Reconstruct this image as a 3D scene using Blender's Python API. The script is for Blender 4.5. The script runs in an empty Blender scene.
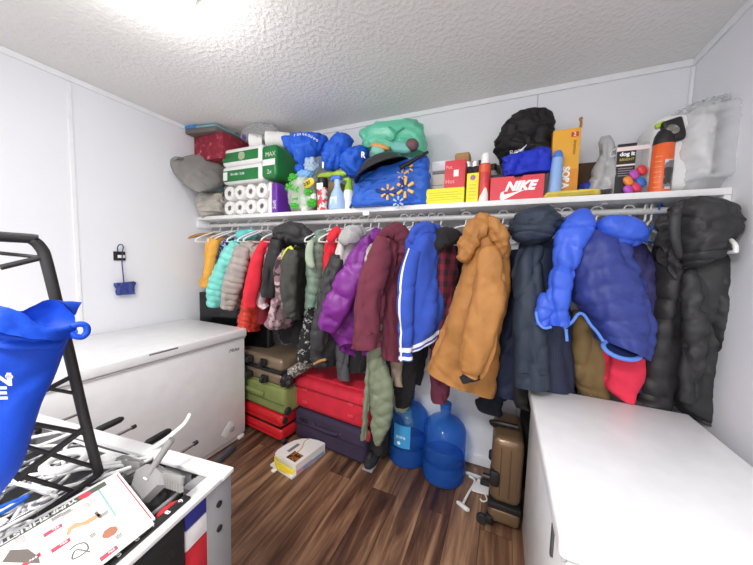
import bpy, bmesh, math, random
from mathutils import Vector as V, Matrix, noise
random.seed(4)
sc = bpy.context.scene
COL = sc.collection
# ------------------------------------------------------------------ camera
F = 284.0; CX = 376.5; CY = 282.5; H = 1.3875
YAW, PIT, ROLL = (math.radians(a) for a in (23.91, -4.387, -1.638))
_f = V((-math.sin(YAW)*math.cos(PIT), math.cos(YAW)*math.cos(PIT), math.sin(PIT)))
_r = V((math.cos(YAW), math.sin(YAW), 0)); _u = _r.cross(_f)
RT = math.cos(ROLL)*_r - math.sin(ROLL)*_u
UP = math.sin(ROLL)*_r + math.cos(ROLL)*_u
EYE = V((0, 0, H))
cd = bpy.data.cameras.new('camera'); co = bpy.data.objects.new('camera', cd); COL.objects.link(co)
cd.sensor_width = 36; cd.sensor_fit = 'HORIZONTAL'; cd.lens = F/753*36; cd.clip_start = .02
co.matrix_world = Matrix((( RT.x, UP.x, -_f.x, 0), (RT.y, UP.y, -_f.y, 0), (RT.z, UP.z, -_f.z, H), (0, 0, 0, 1)))
sc.camera = co
sc.view_settings.view_transform = 'Standard'; sc.view_settings.look = 'None'
sc.view_settings.gamma = 1; sc.view_settings.use_curve_mapping = False

def ray(px, py): return RT*((px-CX)/F) - UP*((py-CY)/F) + _f
def Y(px, py, y): d = ray(px, py); return EYE + d*(y/d.y)      # a measured point on the vertical plane y
def X(px, py, x): d = ray(px, py); return EYE + d*(x/d.x)
def Z(px, py, z): d = ray(px, py); return EYE + d*((z-H)/d.z)
def mpp(p): return (p-EYE).dot(_f)/F                            # metres per measured unit at a point

def proj(p): v = p-EYE; d = v.dot(_f); return V((CX+F*v.dot(RT)/d, CY-F*v.dot(UP)/d, 0))
# ------------------------------------------------------------------ materials
def lin(h):
    h = h.lstrip('#'); c = [int(h[i:i+2], 16)/255 for i in (0, 2, 4)]
    return [x/12.92 if x <= .04045 else ((x+.055)/1.055)**2.4 for x in c] + [1]
def base(name):
    m = bpy.data.materials.new(name); m.use_nodes = True
    nt = m.node_tree; return m, nt, nt.nodes['Principled BSDF'], nt.nodes.new('ShaderNodeTexCoord')
def nz(nt, tc, scale, detail=3, vec=None, sx=None):
    n = nt.nodes.new('ShaderNodeTexNoise'); n.inputs['Scale'].default_value = scale; n.inputs['Detail'].default_value = detail
    src = tc.outputs['Object']
    if sx:
        mp = nt.nodes.new('ShaderNodeMapping'); mp.inputs['Scale'].default_value = sx
        nt.links.new(src, mp.inputs[0]); src = mp.outputs[0]
    nt.links.new(src, n.inputs['Vector']); return n
def ramp(nt, src, stops, const=False):
    r = nt.nodes.new('ShaderNodeValToRGB'); e = r.color_ramp.elements
    if const: r.color_ramp.interpolation = 'CONSTANT'
    while len(e) < len(stops): e.new(.5)
    for i, (p, c) in enumerate(stops): e[i].position = p; e[i].color = lin(c) if isinstance(c, str) else c
    nt.links.new(src, r.inputs[0]); return r
def bump(nt, b, src, strength, dist=.004):
    n = nt.nodes.new('ShaderNodeBump'); n.inputs['Strength'].default_value = strength; n.inputs['Distance'].default_value = dist
    nt.links.new(src, n.inputs['Height']); nt.links.new(n.outputs[0], b.inputs['Normal'])
def shade(c, k): return [min(1, x*k) for x in c[:3]] + [1]
def M(name, col, rough=.85, var=.1, scale=14, bs=120, bst=.25, bd=.003, metal=0, sheen=0, spec=.5, coat=0):
    m, nt, b, tc = base(name); c = lin(col)
    n = nz(nt, tc, scale); r = ramp(nt, n.outputs['Fac'], [(.3, shade(c, 1-var)), (.7, shade(c, 1+var))])
    nt.links.new(r.outputs[0], b.inputs['Base Color'])
    b.inputs['Roughness'].default_value = rough; b.inputs['Metallic'].default_value = metal
    b.inputs['Specular IOR Level'].default_value = spec
    if sheen: b.inputs['Sheen Weight'].default_value = sheen
    if coat: b.inputs['Coat Weight'].default_value = coat
    if bst:
        k = nz(nt, tc, bs, 4); bump(nt, b, k.outputs['Fac'], bst, bd)
    return m
def fab(name, col, **k):
    k.setdefault('bs', 260); k.setdefault('bst', .35); k.setdefault('rough', .92); return M(name, col, **k)
def nyl(name, col, **k):
    k.setdefault('rough', .5); k.setdefault('bs', 45); k.setdefault('bst', .35); k.setdefault('bd', .006); k.setdefault('spec', .35); return M(name, col, **k)
def plas(name, col, **k):
    k.setdefault('rough', .35); k.setdefault('var', .03); k.setdefault('bst', 0); return M(name, col, **k)
def multi(name, stops, scale, rough=.8, detail=2, const=True, sx=None):
    m, nt, b, tc = base(name); n = nz(nt, tc, scale, detail, sx=sx)
    r = ramp(nt, n.outputs['Fac'], stops, const); nt.links.new(r.outputs[0], b.inputs['Base Color'])
    b.inputs['Roughness'].default_value = rough
    k = nz(nt, tc, 80, 3); bump(nt, b, k.outputs['Fac'], .3, .004); return m
def plaid(name, c1, c2, c3, s=14):
    m, nt, b, tc = base(name); b.inputs['Roughness'].default_value = .95
    outs = []
    for d in ('Z', 'X'):
        w = nt.nodes.new('ShaderNodeTexWave'); w.bands_direction = d; w.inputs['Scale'].default_value = s*.32 if d == 'Z' else s*.5
        w.inputs['Distortion'].default_value = .6
        nt.links.new(tc.outputs['Object'], w.inputs[0]); outs.append(w)
    r1 = ramp(nt, outs[0].outputs['Fac'], [(.0, c1), (.5, c2)], True); r2 = ramp(nt, outs[1].outputs['Fac'], [(0, c3), (.5, c2)], True)
    mx = nt.nodes.new('ShaderNodeMixRGB'); mx.inputs[0].default_value = .5
    nt.links.new(r1.outputs[0], mx.inputs[1]); nt.links.new(r2.outputs[0], mx.inputs[2]); nt.links.new(mx.outputs[0], b.inputs['Base Color'])
    return m
def clear(name, col, opacity=.35, rough=.15, bst=.6, bs=25):
    m, nt, b, tc = base(name); b.inputs['Base Color'].default_value = lin(col); b.inputs['Roughness'].default_value = rough
    b.inputs['Specular IOR Level'].default_value = .8
    t = nt.nodes.new('ShaderNodeBsdfTransparent'); t.inputs[0].default_value = lin(col)
    mx = nt.nodes.new('ShaderNodeMixShader'); mx.inputs[0].default_value = opacity
    nt.links.new(t.outputs[0], mx.inputs[1]); nt.links.new(b.outputs[0], mx.inputs[2])
    nt.links.new(mx.outputs[0], nt.nodes['Material Output'].inputs['Surface'])
    k = nz(nt, tc, bs, 3); bump(nt, b, k.outputs['Fac'], bst, .01); return m

WHITE = plas('white_plastic', '#f0f0f0', rough=.4); WHT2 = plas('white_enamel', '#eeeff1', rough=.28)
BLACK = plas('black_plastic', '#1c1b1d', rough=.45); DGREY = plas('dark_grey_plastic', '#4b4b4e'); GREY = plas('grey_plastic', '#8d8c8d', rough=.5)
CHROME = plas('steel', '#c8c8ca', rough=.25, metal=1); WOOD = M('wood', '#b98a55', rough=.6, scale=20, bst=.1)
PAPER = M('paper', '#f2f1ee', rough=.9, var=.02, bst=.05); INK = plas('ink', '#2d2b2b', rough=.9); LETTER = plas('letter_white', '#fafafa', rough=.7)
RODM = plas('rod_white', '#dcdcdc', rough=.3)

# ------------------------------------------------------------------ mesh building
W = {}
def setp(o, label, cat, group=None, kind=None):
    if label: o['label'] = label
    if cat: o['category'] = cat
    if group: o['group'] = group
    if kind: o['kind'] = kind
def T(name, label, cat, loc, group=None):
    o = bpy.data.objects.new(name, None); o.empty_display_size = .05; COL.objects.link(o); o.location = loc
    W[o] = V(loc); setp(o, label, cat, group); return o
class MB:
    def __init__(s): s.v = []; s.f = []; s.m2 = set()
    def add(s, vs, fs):
        n = len(s.v); s.v += [V(p) for p in vs]; s.f += [[i+n for i in f] for f in fs]; return s
    def obox(s, o, ex, ey, ez, r=0, seg=2):
        o, ex, ey, ez = V(o), V(ex), V(ey), V(ez)
        lx, ly, lz = ex.length, ey.length, ez.length
        bm = bmesh.new(); bmesh.ops.create_cube(bm, size=1)
        for v in bm.verts: v.co = V(((v.co.x+.5)*lx, (v.co.y+.5)*ly, (v.co.z+.5)*lz))
        if r: bmesh.ops.bevel(bm, geom=bm.edges[:], offset=min(r, .45*min(lx, ly, lz)), segments=seg, profile=.5, affect='EDGES')
        ux, uy, uz = ex/lx, ey/ly, ez/lz; bm.verts.index_update()
        flip = ux.cross(uy).dot(uz) < 0
        s.add([o+ux*v.co.x+uy*v.co.y+uz*v.co.z for v in bm.verts], [[v.index for v in (reversed(f.verts) if flip else f.verts)] for f in bm.faces]); bm.free(); return s
    def box(s, c, d, r=0, a=0, seg=2):
        c = V(c); ca, sa = math.cos(a), math.sin(a); ex = V((ca, sa, 0))*d[0]; ey = V((-sa, ca, 0))*d[1]; ez = V((0, 0, d[2]))
        return s.obox(c-ex/2-ey/2-ez/2, ex, ey, ez, r, seg)
    def tube(s, pts, r, seg=10, smooth=0, closed=False):
        pts = [V(p) for p in pts]
        if smooth: pts = spline(pts, smooth, closed)
        n = len(pts); rr = r if isinstance(r, (list, tuple)) else [r]*n
        if len(rr) != n: rr = [rr[0]+(rr[-1]-rr[0])*i/(n-1) for i in range(n)]
        vs, fs = [], []; up = None
        for i in range(n):
            t = (pts[(i+1) % n]-pts[i-1]) if closed else (pts[min(i+1, n-1)]-pts[max(i-1, 0)])
            t.normalize()
            if up is None: up = V((0, 0, 1)) if abs(t.z) < .9 else V((1, 0, 0))
            sd = t.cross(up)
            if sd.length < 1e-4: sd = t.orthogonal()
            sd.normalize(); up = sd.cross(t).normalized()
            for k in range(seg):
                a = 2*math.pi*k/seg; vs.append(pts[i]+(sd*math.cos(a)+up*math.sin(a))*rr[i])
        for i in range(n if closed else n-1):
            j = (i+1) % n
            for k in range(seg): q = (k+1) % seg; fs.append([i*seg+k, i*seg+q, j*seg+q, j*seg+k])
        if not closed: fs.append(list(range(seg))[::-1]); fs.append([(n-1)*seg+k for k in range(seg)])
        return s.add(vs, fs)
    def lathe(s, prof, c, axis=(0, 0, 1), seg=28, sx=1):
        c = V(c); ax = V(axis).normalized(); e1 = ax.orthogonal().normalized() if abs(ax.z) < .99 else V((1, 0, 0)); e2 = ax.cross(e1); n = len(prof)
        vs = [c+ax*z+(e1*math.cos(2*math.pi*k/seg)*sx+e2*math.sin(2*math.pi*k/seg))*max(r, 1e-4) for r, z in prof for k in range(seg)]
        fs = [[i*seg+k, i*seg+(k+1) % seg, (i+1)*seg+(k+1) % seg, (i+1)*seg+k] for i in range(n-1) for k in range(seg)]
        fs.append(list(range(seg))[::-1]); fs.append([(n-1)*seg+k for k in range(seg)]); return s.add(vs, fs)
    def prism(s, poly, d):
        poly = [V(p) for p in poly]; d = V(d); n = len(poly)
        return s.add(poly+[p+d for p in poly], [list(range(n)), [n+i for i in range(n)][::-1]]+[[i, i+n, (i+1) % n+n, (i+1) % n] for i in range(n)])
    def text(s, body, o, ex, ez, size, ext=.001, shear=0, bold=0, align='LEFT'):
        cu = bpy.data.curves.new('t', 'FONT'); cu.body = body; cu.size = size; cu.extrude = ext; cu.shear = shear; cu.offset = bold; cu.align_x = align
        ob = bpy.data.objects.new('t', cu); COL.objects.link(ob); dg = bpy.context.evaluated_depsgraph_get()
        me = bpy.data.meshes.new_from_object(ob.evaluated_get(dg)); ex, ez = V(ex).normalized(), V(ez).normalized(); n = ex.cross(ez)
        s.add([V(o)+ex*v.co.x+ez*v.co.y+n*v.co.z for v in me.vertices], [list(p.vertices) for p in me.polygons])
        bpy.data.objects.remove(ob); bpy.data.curves.remove(cu); bpy.data.meshes.remove(me); return s
    def O(s, name, mat, parent=None, label=None, cat=None, group=None, kind=None, smooth=40, mat2=None):
        lo = V((min(p[i] for p in s.v) for i in range(3))); hi = V((max(p[i] for p in s.v) for i in range(3)))
        org = V(((lo.x+hi.x)/2, (lo.y+hi.y)/2, lo.z))
        me = bpy.data.meshes.new(name); me.from_pydata([p-org for p in s.v], [], s.f)
        bm = bmesh.new(); bm.from_mesh(me); bmesh.ops.recalc_face_normals(bm, faces=bm.faces[:]); bm.to_mesh(me); bm.free()
        if smooth:
            me.polygons.foreach_set('use_smooth', [True]*len(me.polygons)); me.set_sharp_from_angle(angle=math.radians(smooth))
        me.materials.append(mat)
        if mat2:
            me.materials.append(mat2)
            for i in s.m2: me.polygons[i].material_index = 1
        o = bpy.data.objects.new(name, me); COL.objects.link(o); W[o] = org
        if parent: o.parent = parent; o.location = org-W[parent]
        else: o.location = org
        setp(o, label, cat, group, kind); return o
def spline(pts, sub, closed=False):
    n = len(pts); out = []
    for i in range(n if closed else n-1):
        g = (lambda k: pts[k % n]) if closed else (lambda k: pts[max(0, min(n-1, k))])
        a, b, c, d = g(i-1), g(i), g(i+1), g(i+2)
        for k in range(sub):
            t = k/sub; out.append(.5*((2*b)+(c-a)*t+(2*a-5*b+4*c-d)*t*t+(3*b-a-3*c+d)*t**3))
    if not closed: out.append(pts[-1].copy())
    return out
def sp1(vals, sub):
    vs = [V((x, 0, 0)) for x in vals]; return [p.x for p in spline(vs, sub)]

def ringloft(mb, C, U, N, ex=2.4, seg=44, fold=.006, fw=9, ft=2.2, crump=.0, quilt=0, qa=.012, qslant=0, seed=None, open_end=True, open_start=False, crease=.011, bands=None, vband=None):
    """rings C +- U (width) +- N (depth); folds and quilting push the skin along its normal"""
    if seed is None: seed = random.random()*90
    n = len(C); vs, fs = [], []; L = [0]
    for i in range(1, n): L.append(L[-1]+(C[i]-C[i-1]).length)
    for i in range(n):
        un, nn = U[i].normalized(), N[i].normalized(); a, b = U[i].length, N[i].length
        for k in range(seg):
            th = 2*math.pi*k/seg; c, s = math.cos(th), math.sin(th)
            cc = math.copysign(abs(c)**(2/ex), c); ss = math.copysign(abs(s)**(2/ex), s)
            p = C[i]+U[i]*cc+N[i]*ss; nd = (un*c*b+nn*s*a); nd = nd.normalized() if nd.length > 1e-6 else nn
            w = cc*a; sd = seed+(7 if s < 0 else 0)
            d = 1.35*fold*(noise.noise(V((w*fw, L[i]*ft+w*1.5, sd)))+.5*noise.noise(V((w*fw*2.2, L[i]*ft*1.8, sd+20))))
            if crease:
                g1 = abs(noise.noise(V((w*fw*1.1+L[i]*2.2, L[i]*ft*1.1, sd+80)))); g2 = abs(noise.noise(V((w*fw*.7-L[i]*5, L[i]*ft*2.4, sd+95))))
                d -= crease*(max(0, .2-g1)/.2+.7*max(0, .15-g2)/.15)-crease*.3
            if crump: d += crump*(.35-abs(noise.noise(V((w*14+3, L[i]*14, sd+40))))-.5*abs(noise.noise(V((w*27, L[i]*27, sd+60)))))
            if quilt:
                q = abs(math.sin(math.pi*(L[i]+qslant*w+.004*noise.noise(V((w*9, L[i]*5, sd))))/quilt))
                d += qa*(q**.5-.75)+qa*.45*(1-q)*noise.noise(V((w*60, L[i]*18, sd+5)))
            fade = min(1, (min(a, b))/.02)
            vs.append(p+nd*d*fade)
    for i in range(n-1):
        for k in range(seg):
            q = (k+1) % seg
            if bands and any(a0 <= (i+.5)/(n-1) < a1 for a0, a1 in bands) or vband and vband[0] <= k/seg < vband[1]: mb.m2.add(len(mb.f)+len(fs))
            fs.append([i*seg+k, i*seg+q, (i+1)*seg+q, (i+1)*seg+k])
    def cap(i, inward, op):
        nonlocal vs, fs
        if op:
            st = len(vs); off = (C[i-1]-C[i]) if inward > 0 else (C[i+1]-C[i])
            off = off.normalized()*.035
            for k in range(seg): vs.append(C[i]+(vs[i*seg+k]-C[i])*.9+off*.2)
            for k in range(seg): vs.append(C[i]+(vs[i*seg+k]-C[i])*.8+off)
            for k in range(seg):
                q = (k+1) % seg; fs.append([i*seg+k, i*seg+q, st+q, st+k]); fs.append([st+k, st+q, st+seg+q, st+seg+k])
            fs.append([st+seg+k for k in range(seg)])
        else: fs.append([i*seg+k for k in range(seg)])
    cap(0, -1, open_start); cap(n-1, 1, open_end)
    return mb.add(vs, fs)

def body(mb, rows, yL, yR, b=.07, sub=11, top=.35, **kw):
    """rows (lx,ly,rx,ry[,depth factor]) top to bottom: the two sides of a hanging cloth at depths yL and yR"""
    Ls, Rs, bs = [], [], []
    for i, r in enumerate(rows):
        Ls.append(Y(r[0], r[1], yL)); Rs.append(Y(r[2], r[3], yR)); bs.append((r[4] if len(r) > 4 else (top if i == 0 else 1))*b)
    Ls, Rs, bs = spline(Ls, sub), spline(Rs, sub), sp1(bs, sub)
    C = [(l+r)/2 for l, r in zip(Ls, Rs)]; U = [(r-l)/2 for l, r in zip(Ls, Rs)]; N = []
    for i in range(len(C)):
        t = C[min(i+1, len(C)-1)]-C[max(0, i-1)]; nn = U[i].cross(t)
        if nn.dot(EYE-C[i]) < 0: nn = -nn
        N.append(nn.normalized()*max(.004, bs[i]))
    return ringloft(mb, C, U, N, **kw)
def sweep(mb, path, flat=.8, sub=14, rounds=(0, 0), plane=None, **kw):
    """path (px,py,half width,y): a limb, hood or roll of cloth through measured points"""
    pts, rs = [], []
    for p in path:
        q = plane(p) if plane else Y(p[0], p[1], p[3]); pts.append(q)
    for i, p in enumerate(path):
        t = (pts[min(i+1, len(pts)-1)]-pts[max(0, i-1)]).normalized(); u = t.cross((EYE-pts[i]).normalized()).normalized()
        rs.append(p[2]/((proj(pts[i]+u*.01)-proj(pts[i])).length*100))
    pts, rs = spline(pts, sub), sp1(rs, sub); n = len(pts)
    if rounds[0] or rounds[1]:
        m = [1]*n
        for e, w in ((0, rounds[0]), (1, rounds[1])):
            if not w: continue
            k = max(2, int(w*n))
            for i in range(k): j = i if e == 0 else n-1-i; m[j] *= math.sqrt(max(.006, 1-(1-i/k)**2))
        rs = [r*x for r, x in zip(rs, m)]
    U, N = [], []
    for i in range(n):
        t = (pts[min(i+1, n-1)]-pts[max(0, i-1)]).normalized(); vd = (EYE-pts[i]).normalized()
        u = t.cross(vd)
        if u.length < .05: u = t.orthogonal()
        u.normalize(); nn = u.cross(t).normalized()
        U.append(u*rs[i]); N.append(nn*rs[i]*flat)
    kw.setdefault('seg', 28); return ringloft(mb, pts, U, N, **kw)
def blob(mb, c, r, seed=0, amp=.12, freq=3, p=2.4, seg=56, rings=32, ridged=.5, axes=None):
    """a soft crumpled lump: superellipsoid with folds"""
    c = V(c); ax = axes or (V((1, 0, 0)), V((0, 1, 0)), V((0, 0, 1))); vs, fs = [], []
    sg = lambda x: math.copysign(abs(x)**(2/p), x); rm = min(r)
    for i in range(rings+1):
        ph = math.pi*(i/rings-.5)
        for k in range(seg):
            th = 2*math.pi*k/seg; d = V((sg(math.cos(ph))*sg(math.cos(th)), sg(math.cos(ph))*sg(math.sin(th)), sg(math.sin(ph))))
            q = V((d.x*r[0], d.y*r[1], d.z*r[2])); s = V((seed*3.1, seed*1.7, seed))
            w = q/rm*freq*.5
            a = noise.noise(w+s)*.6+ridged*(.4-abs(noise.noise(w*1.8+s)))+ridged*.5*(.4-abs(noise.noise(w*4+s)))
            dn = V((math.cos(ph)*math.cos(th), math.cos(ph)*math.sin(th), math.sin(ph)))
            q = q+dn*amp*rm*a; vs.append(c+ax[0]*q.x+ax[1]*q.y+ax[2]*q.z)
    for i in range(rings):
        for k in range(seg): q = (k+1) % seg; fs.append([i*seg+k, i*seg+q, (i+1)*seg+q, (i+1)*seg+k])
    return mb.add(vs, fs)
def frame(BL, BR, yL, yR, z0):
    """the bottom edge of a standing box: its corner, its direction, its outward normal"""
    a, b = Y(*BL, yL), Y(*BR, yR); a.z = b.z = z0; ex = b-a; n = V((ex.y, -ex.x, 0)).normalized(); return a, ex, n
def pbox(mb, BL, BR, top, yL, yR, z0, depth, r=.003):
    a, ex, n = frame(BL, BR, yL, yR, z0); t = Y(*top, (yL+yR)/2); h = t.z-z0
    mb.obox(a, ex, -n*depth, V((0, 0, h)), r); return a, ex, n, h
# ------------------------------------------------------------------ the room
XL, XR, YB, ZC, YF = -2.44, .82, 2.012, 2.44, -1.5
def struct(mb, name, mat, parent=None, kind='structure', smooth=0): return mb.O(name, mat, parent, kind=kind, smooth=smooth)
def floor_mat():
    m, nt, b, tc = base('walnut_laminate')
    mp = nt.nodes.new('ShaderNodeMapping'); mp.inputs['Rotation'].default_value = (0, 0, math.pi/2); nt.links.new(tc.outputs['Object'], mp.inputs[0])
    br = nt.nodes.new('ShaderNodeTexBrick'); br.offset = .37; br.inputs['Scale'].default_value = 1
    br.inputs['Brick Width'].default_value = 1.25; br.inputs['Row Height'].default_value = .155; br.inputs['Mortar Size'].default_value = .0012
    br.inputs['Color1'].default_value = (0, 0, 0, 1); br.inputs['Color2'].default_value = (1, 1, 1, 1); br.inputs['Mortar'].default_value = (.1, .1, .1, 1); br.inputs['Bias'].default_value = 0
    nt.links.new(mp.outputs[0], br.inputs[0])
    sep = nt.nodes.new('ShaderNodeSeparateXYZ'); nt.links.new(mp.outputs[0], sep.inputs[0])
    cmb = nt.nodes.new('ShaderNodeCombineXYZ'); nt.links.new(sep.outputs[0], cmb.inputs[0]); nt.links.new(sep.outputs[1], cmb.inputs[1])
    ad = nt.nodes.new('ShaderNodeMath'); ad.operation = 'MULTIPLY'; ad.inputs[1].default_value = 9; nt.links.new(br.outputs['Color'], ad.inputs[0]); nt.links.new(ad.outputs[0], cmb.inputs[2])
    m2 = nt.nodes.new('ShaderNodeMapping'); m2.inputs['Scale'].default_value = (.8, 8.5, 1); nt.links.new(cmb.outputs[0], m2.inputs[0])
    n = nt.nodes.new('ShaderNodeTexNoise'); n.inputs['Scale'].default_value = 2.2; n.inputs['Detail'].default_value = 5; n.inputs['Roughness'].default_value = .62; n.inputs['Distortion'].default_value = .5; nt.links.new(m2.outputs[0], n.inputs[0])
    mx = nt.nodes.new('ShaderNodeMath'); mx.operation = 'MULTIPLY_ADD'; mx.inputs[1].default_value = .17; nt.links.new(br.outputs['Color'], mx.inputs[0]); nt.links.new(n.outputs['Fac'], mx.inputs[2])
    r = ramp(nt, mx.outputs[0], [(.36, '#33211a'), (.5, '#553a2c'), (.62, '#775742'), (.8, '#a88467')])
    mm = nt.nodes.new('ShaderNodeMixRGB'); mm.inputs[2].default_value = lin('#2c1c15'); nt.links.new(br.outputs['Fac'], mm.inputs[0]); nt.links.new(r.outputs[0], mm.inputs[1])
    nt.links.new(mm.outputs[0], b.inputs['Base Color']); b.inputs['Roughness'].default_value = .42
    bump(nt, b, n.outputs['Fac'], .12, .003); return m
def ceiling_mat():
    m, nt, b, tc = base('stipple_ceiling'); b.inputs['Base Color'].default_value = lin('#ecebea'); b.inputs['Roughness'].default_value = .95
    a = nz(nt, tc, 48, 5); r = ramp(nt, a.outputs['Fac'], [(.42, '#000000'), (.66, '#ffffff')]); bump(nt, b, r.outputs[0], .35, .006); return m
WALL = M('painted_panel', '#e9ebf1', rough=.55, var=.012, scale=2, bs=60, bst=.06); TRIMM = plas('trim_paint', '#eceef2', rough=.5)
struct(MB().box(((XL+XR)/2, (YF+YB)/2, -.03), (XR-XL+.2, YB-YF+.2, .06)), 'floor', floor_mat())
struct(MB().box(((XL+XR)/2, (YF+YB)/2, ZC+.03), (XR-XL+.2, YB-YF+.2, .06)), 'ceiling', ceiling_mat())
struct(MB().box((XL-.05, (YF+YB)/2, ZC/2), (.1, YB-YF+.2, ZC)), 'wall_left', WALL)
struct(MB().box((XR+.05, (YF+YB)/2, ZC/2), (.1, YB-YF+.2, ZC)), 'wall_right', WALL)
struct(MB().box(((XL+XR)/2, YB+.05, ZC/2), (XR-XL, .1, ZC)), 'wall_back', WALL)
struct(MB().box(((XL+XR)/2, YB-.006, ZC-.017), (XR-XL, .012, .034), .004), 'trim_1', TRIMM)
struct(MB().box((XL+.006, (YF+YB)/2, ZC-.017), (.012, YB-YF-.03, .034), .004), 'trim_2', TRIMM)
struct(MB().box((XR-.006, (YF+YB)/2, ZC-.017), (.012, YB-YF-.03, .034), .004), 'trim_3', TRIMM)
struct(MB().box((XL+.003, .867, 1.2), (.006, .022, 2.4), .002), 'trim_4', TRIMM)
struct(MB().box((XR-.008, YB-.008, 1.2), (.016, .016, 2.4), .004), 'trim_5', TRIMM)
struct(MB().box((.132, YB-.001, 1.2), (.005, .003, 2.41)), 'trim_6', plas('seam_grey', '#b9bbc0', rough=.7))
struct(MB().box(((XL+XR)/2, YB-.007, .032), (XR-XL-.02, .014, .064), .004), 'baseboard_back', TRIMM)
struct(MB().box((XL+.007, (YF+YB)/2, .032), (.014, YB-YF-.05, .064), .004), 'baseboard_left', TRIMM)
struct(MB().box((XR-.007, (YF+YB)/2, .032), (.014, YB-YF-.05, .064), .004), 'baseboard_right', TRIMM)
# ceiling lamp just above the picture
lamp = T('ceiling_light', 'round white flush ceiling light glowing at the top edge above the left freezer', 'lamp', (-1.24, .68, 2.44))
MB().lathe([(.0, .0), (.15, 0), (.15, -.022), (.14, -.03)], (-1.24, .68, 2.44)).O('lamp_base', WHITE, lamp)
gm, gnt, gb, _ = base('lamp_glow'); gb.inputs['Emission Color'].default_value = (1, .96, .9, 1); gb.inputs['Emission Strength'].default_value = 7
MB().lathe([(.14, -.028), (.135, -.05), (.11, -.072), (.06, -.088), (.0, -.092)], (-1.24, .68, 2.44)).O('lamp_shade', gm, lamp)
def area(name, loc, size, power, rot, col=(1, .97, .93)):
    l = bpy.data.lights.new(name, 'AREA'); l.shape = 'DISK'; l.size = size; l.energy = power; l.color = col
    o = bpy.data.objects.new(name, l); COL.objects.link(o); o.location = loc; o.rotation_euler = rot; return o
l = bpy.data.lights.new('ceiling_bulb', 'POINT'); l.energy = 8.5; l.shadow_soft_size = .09; l.color = (1, .975, .95)
o = bpy.data.objects.new('ceiling_bulb', l); COL.objects.link(o); o.location = (-1.24, .68, 2.3)
area('added_overhead_fill', (-.45, -.6, 2.36), .5, 40, (0, 0, 0))  # fill disc added overhead behind the camera, no fixture of the room
area('added_front_fill', (-.1, -1.45, 1.3), 1.8, 12, (math.radians(97), 0, 0), (1, .985, .97))  # wide fill added at the open front to lift the room, not real daylight
wd = bpy.data.worlds.new('world'); sc.world = wd; wd.use_nodes = True
wd.node_tree.nodes['Background'].inputs[0].default_value = (1, .985, .97, 1); wd.node_tree.nodes['Background'].inputs[1].default_value = .75
sc.view_settings.exposure = .47

# ------------------------------------------------------------------ the two freezers
fz = T('chest_freezer', 'long white chest freezer along the left wall, grey slot handle in its closed lid', 'freezer', (-2.08, .82, 0))
MB().box((-2.085, .82, .415), (.662, 1.42, .75), .012).O('body', WHT2, fz)
b = MB().box((-2.085, .82, .82), (.682, 1.445, .062), .012, seg=3).O('lid', WHT2, fz)
MB().box((-1.7495, .965, .836), (.014, .155, .012), .004).O('lid_handle', plas('slot_grey', '#77787a'), b)
MB().box((-1.752, .82, .7845), (.008, 1.42, .008)).O('lid_seal', plas('seal_grey', '#bdbdbf'), fz)
MB().text('Midea', (-1.7535, 1.39, .70), (0, 1, 0), (0, 0, 1), .036, .0008, .3).O('lettering', plas('logo_grey', '#505053'), fz)
MB().lathe([(.0, 0), (.02, 0), (.02, .006), (.014, .009), (.0, .009)], (-1.754, 1.405, .125), (1, 0, 0)).O('lock', plas('lock_grey', '#a9a9ab', rough=.35), fz)
MB().obox((-1.756, 1.37, .075), (.003, 0, 0), (0, .07, .07), (0, -.05, .05), .001).O('drain_cover', plas('cover', '#e2e2e3'), fz)
MB().box((-2.085, .82, .022), (.63, 1.38, .04), .006).O('plinth', plas('plinth_grey', '#d8d8d8'), fz)
MB().box((-1.785, 1.495, .016), (.06, .05, .03), .006).O('foot', WHITE, fz)
f2 = T('chest_freezer', 'white chest freezer in the right foreground with a plain bare lid, under the coats', 'freezer', (.444, 1.14, 0))
MB().box((.447, 1.14, .385), (.565, .85, .69), .012).O('body', WHT2, f2)
MB().box((.4445, 1.14, .762), (.591, .868, .056), .012, seg=3).O('lid', WHT2, f2)
MB().box((.1615, 1.14, .7315), (.008, .85, .006)).O('lid_seal', plas('seal_grey2', '#bdbdbf'), f2)
MB().box((.161, .84, .66), (.008, .012, .09), .002).O('handle_slot', DGREY, f2)
MB().box((.447, 1.14, .02), (.53, .81, .04), .006).O('plinth', plas('plinth_grey2', '#d0d0d0'), f2)
tv = T('flat_panel', 'glossy black flat panel standing behind the left freezer under the yellow jacket', 'screen', (-2.05, 1.66, 0))
a = Y(194, 290, 1.6)
MB().obox((-2.42, 1.63, .55), (.72, .09, 0), (-.006, .05, 0), (0, 0, .52), .006).O('screen_frame', BLACK, tv)
MB().obox((-2.40, 1.628, .58), (.68, .085, 0), (0, .004, 0), (0, 0, .47), .001).O('screen_glass', plas('screen_gloss', '#0d0d10', rough=.12), tv)
MB().box((-2.06, 1.70, .28), (.3, .2, .56), .02).O('stand', BLACK, tv)

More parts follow.
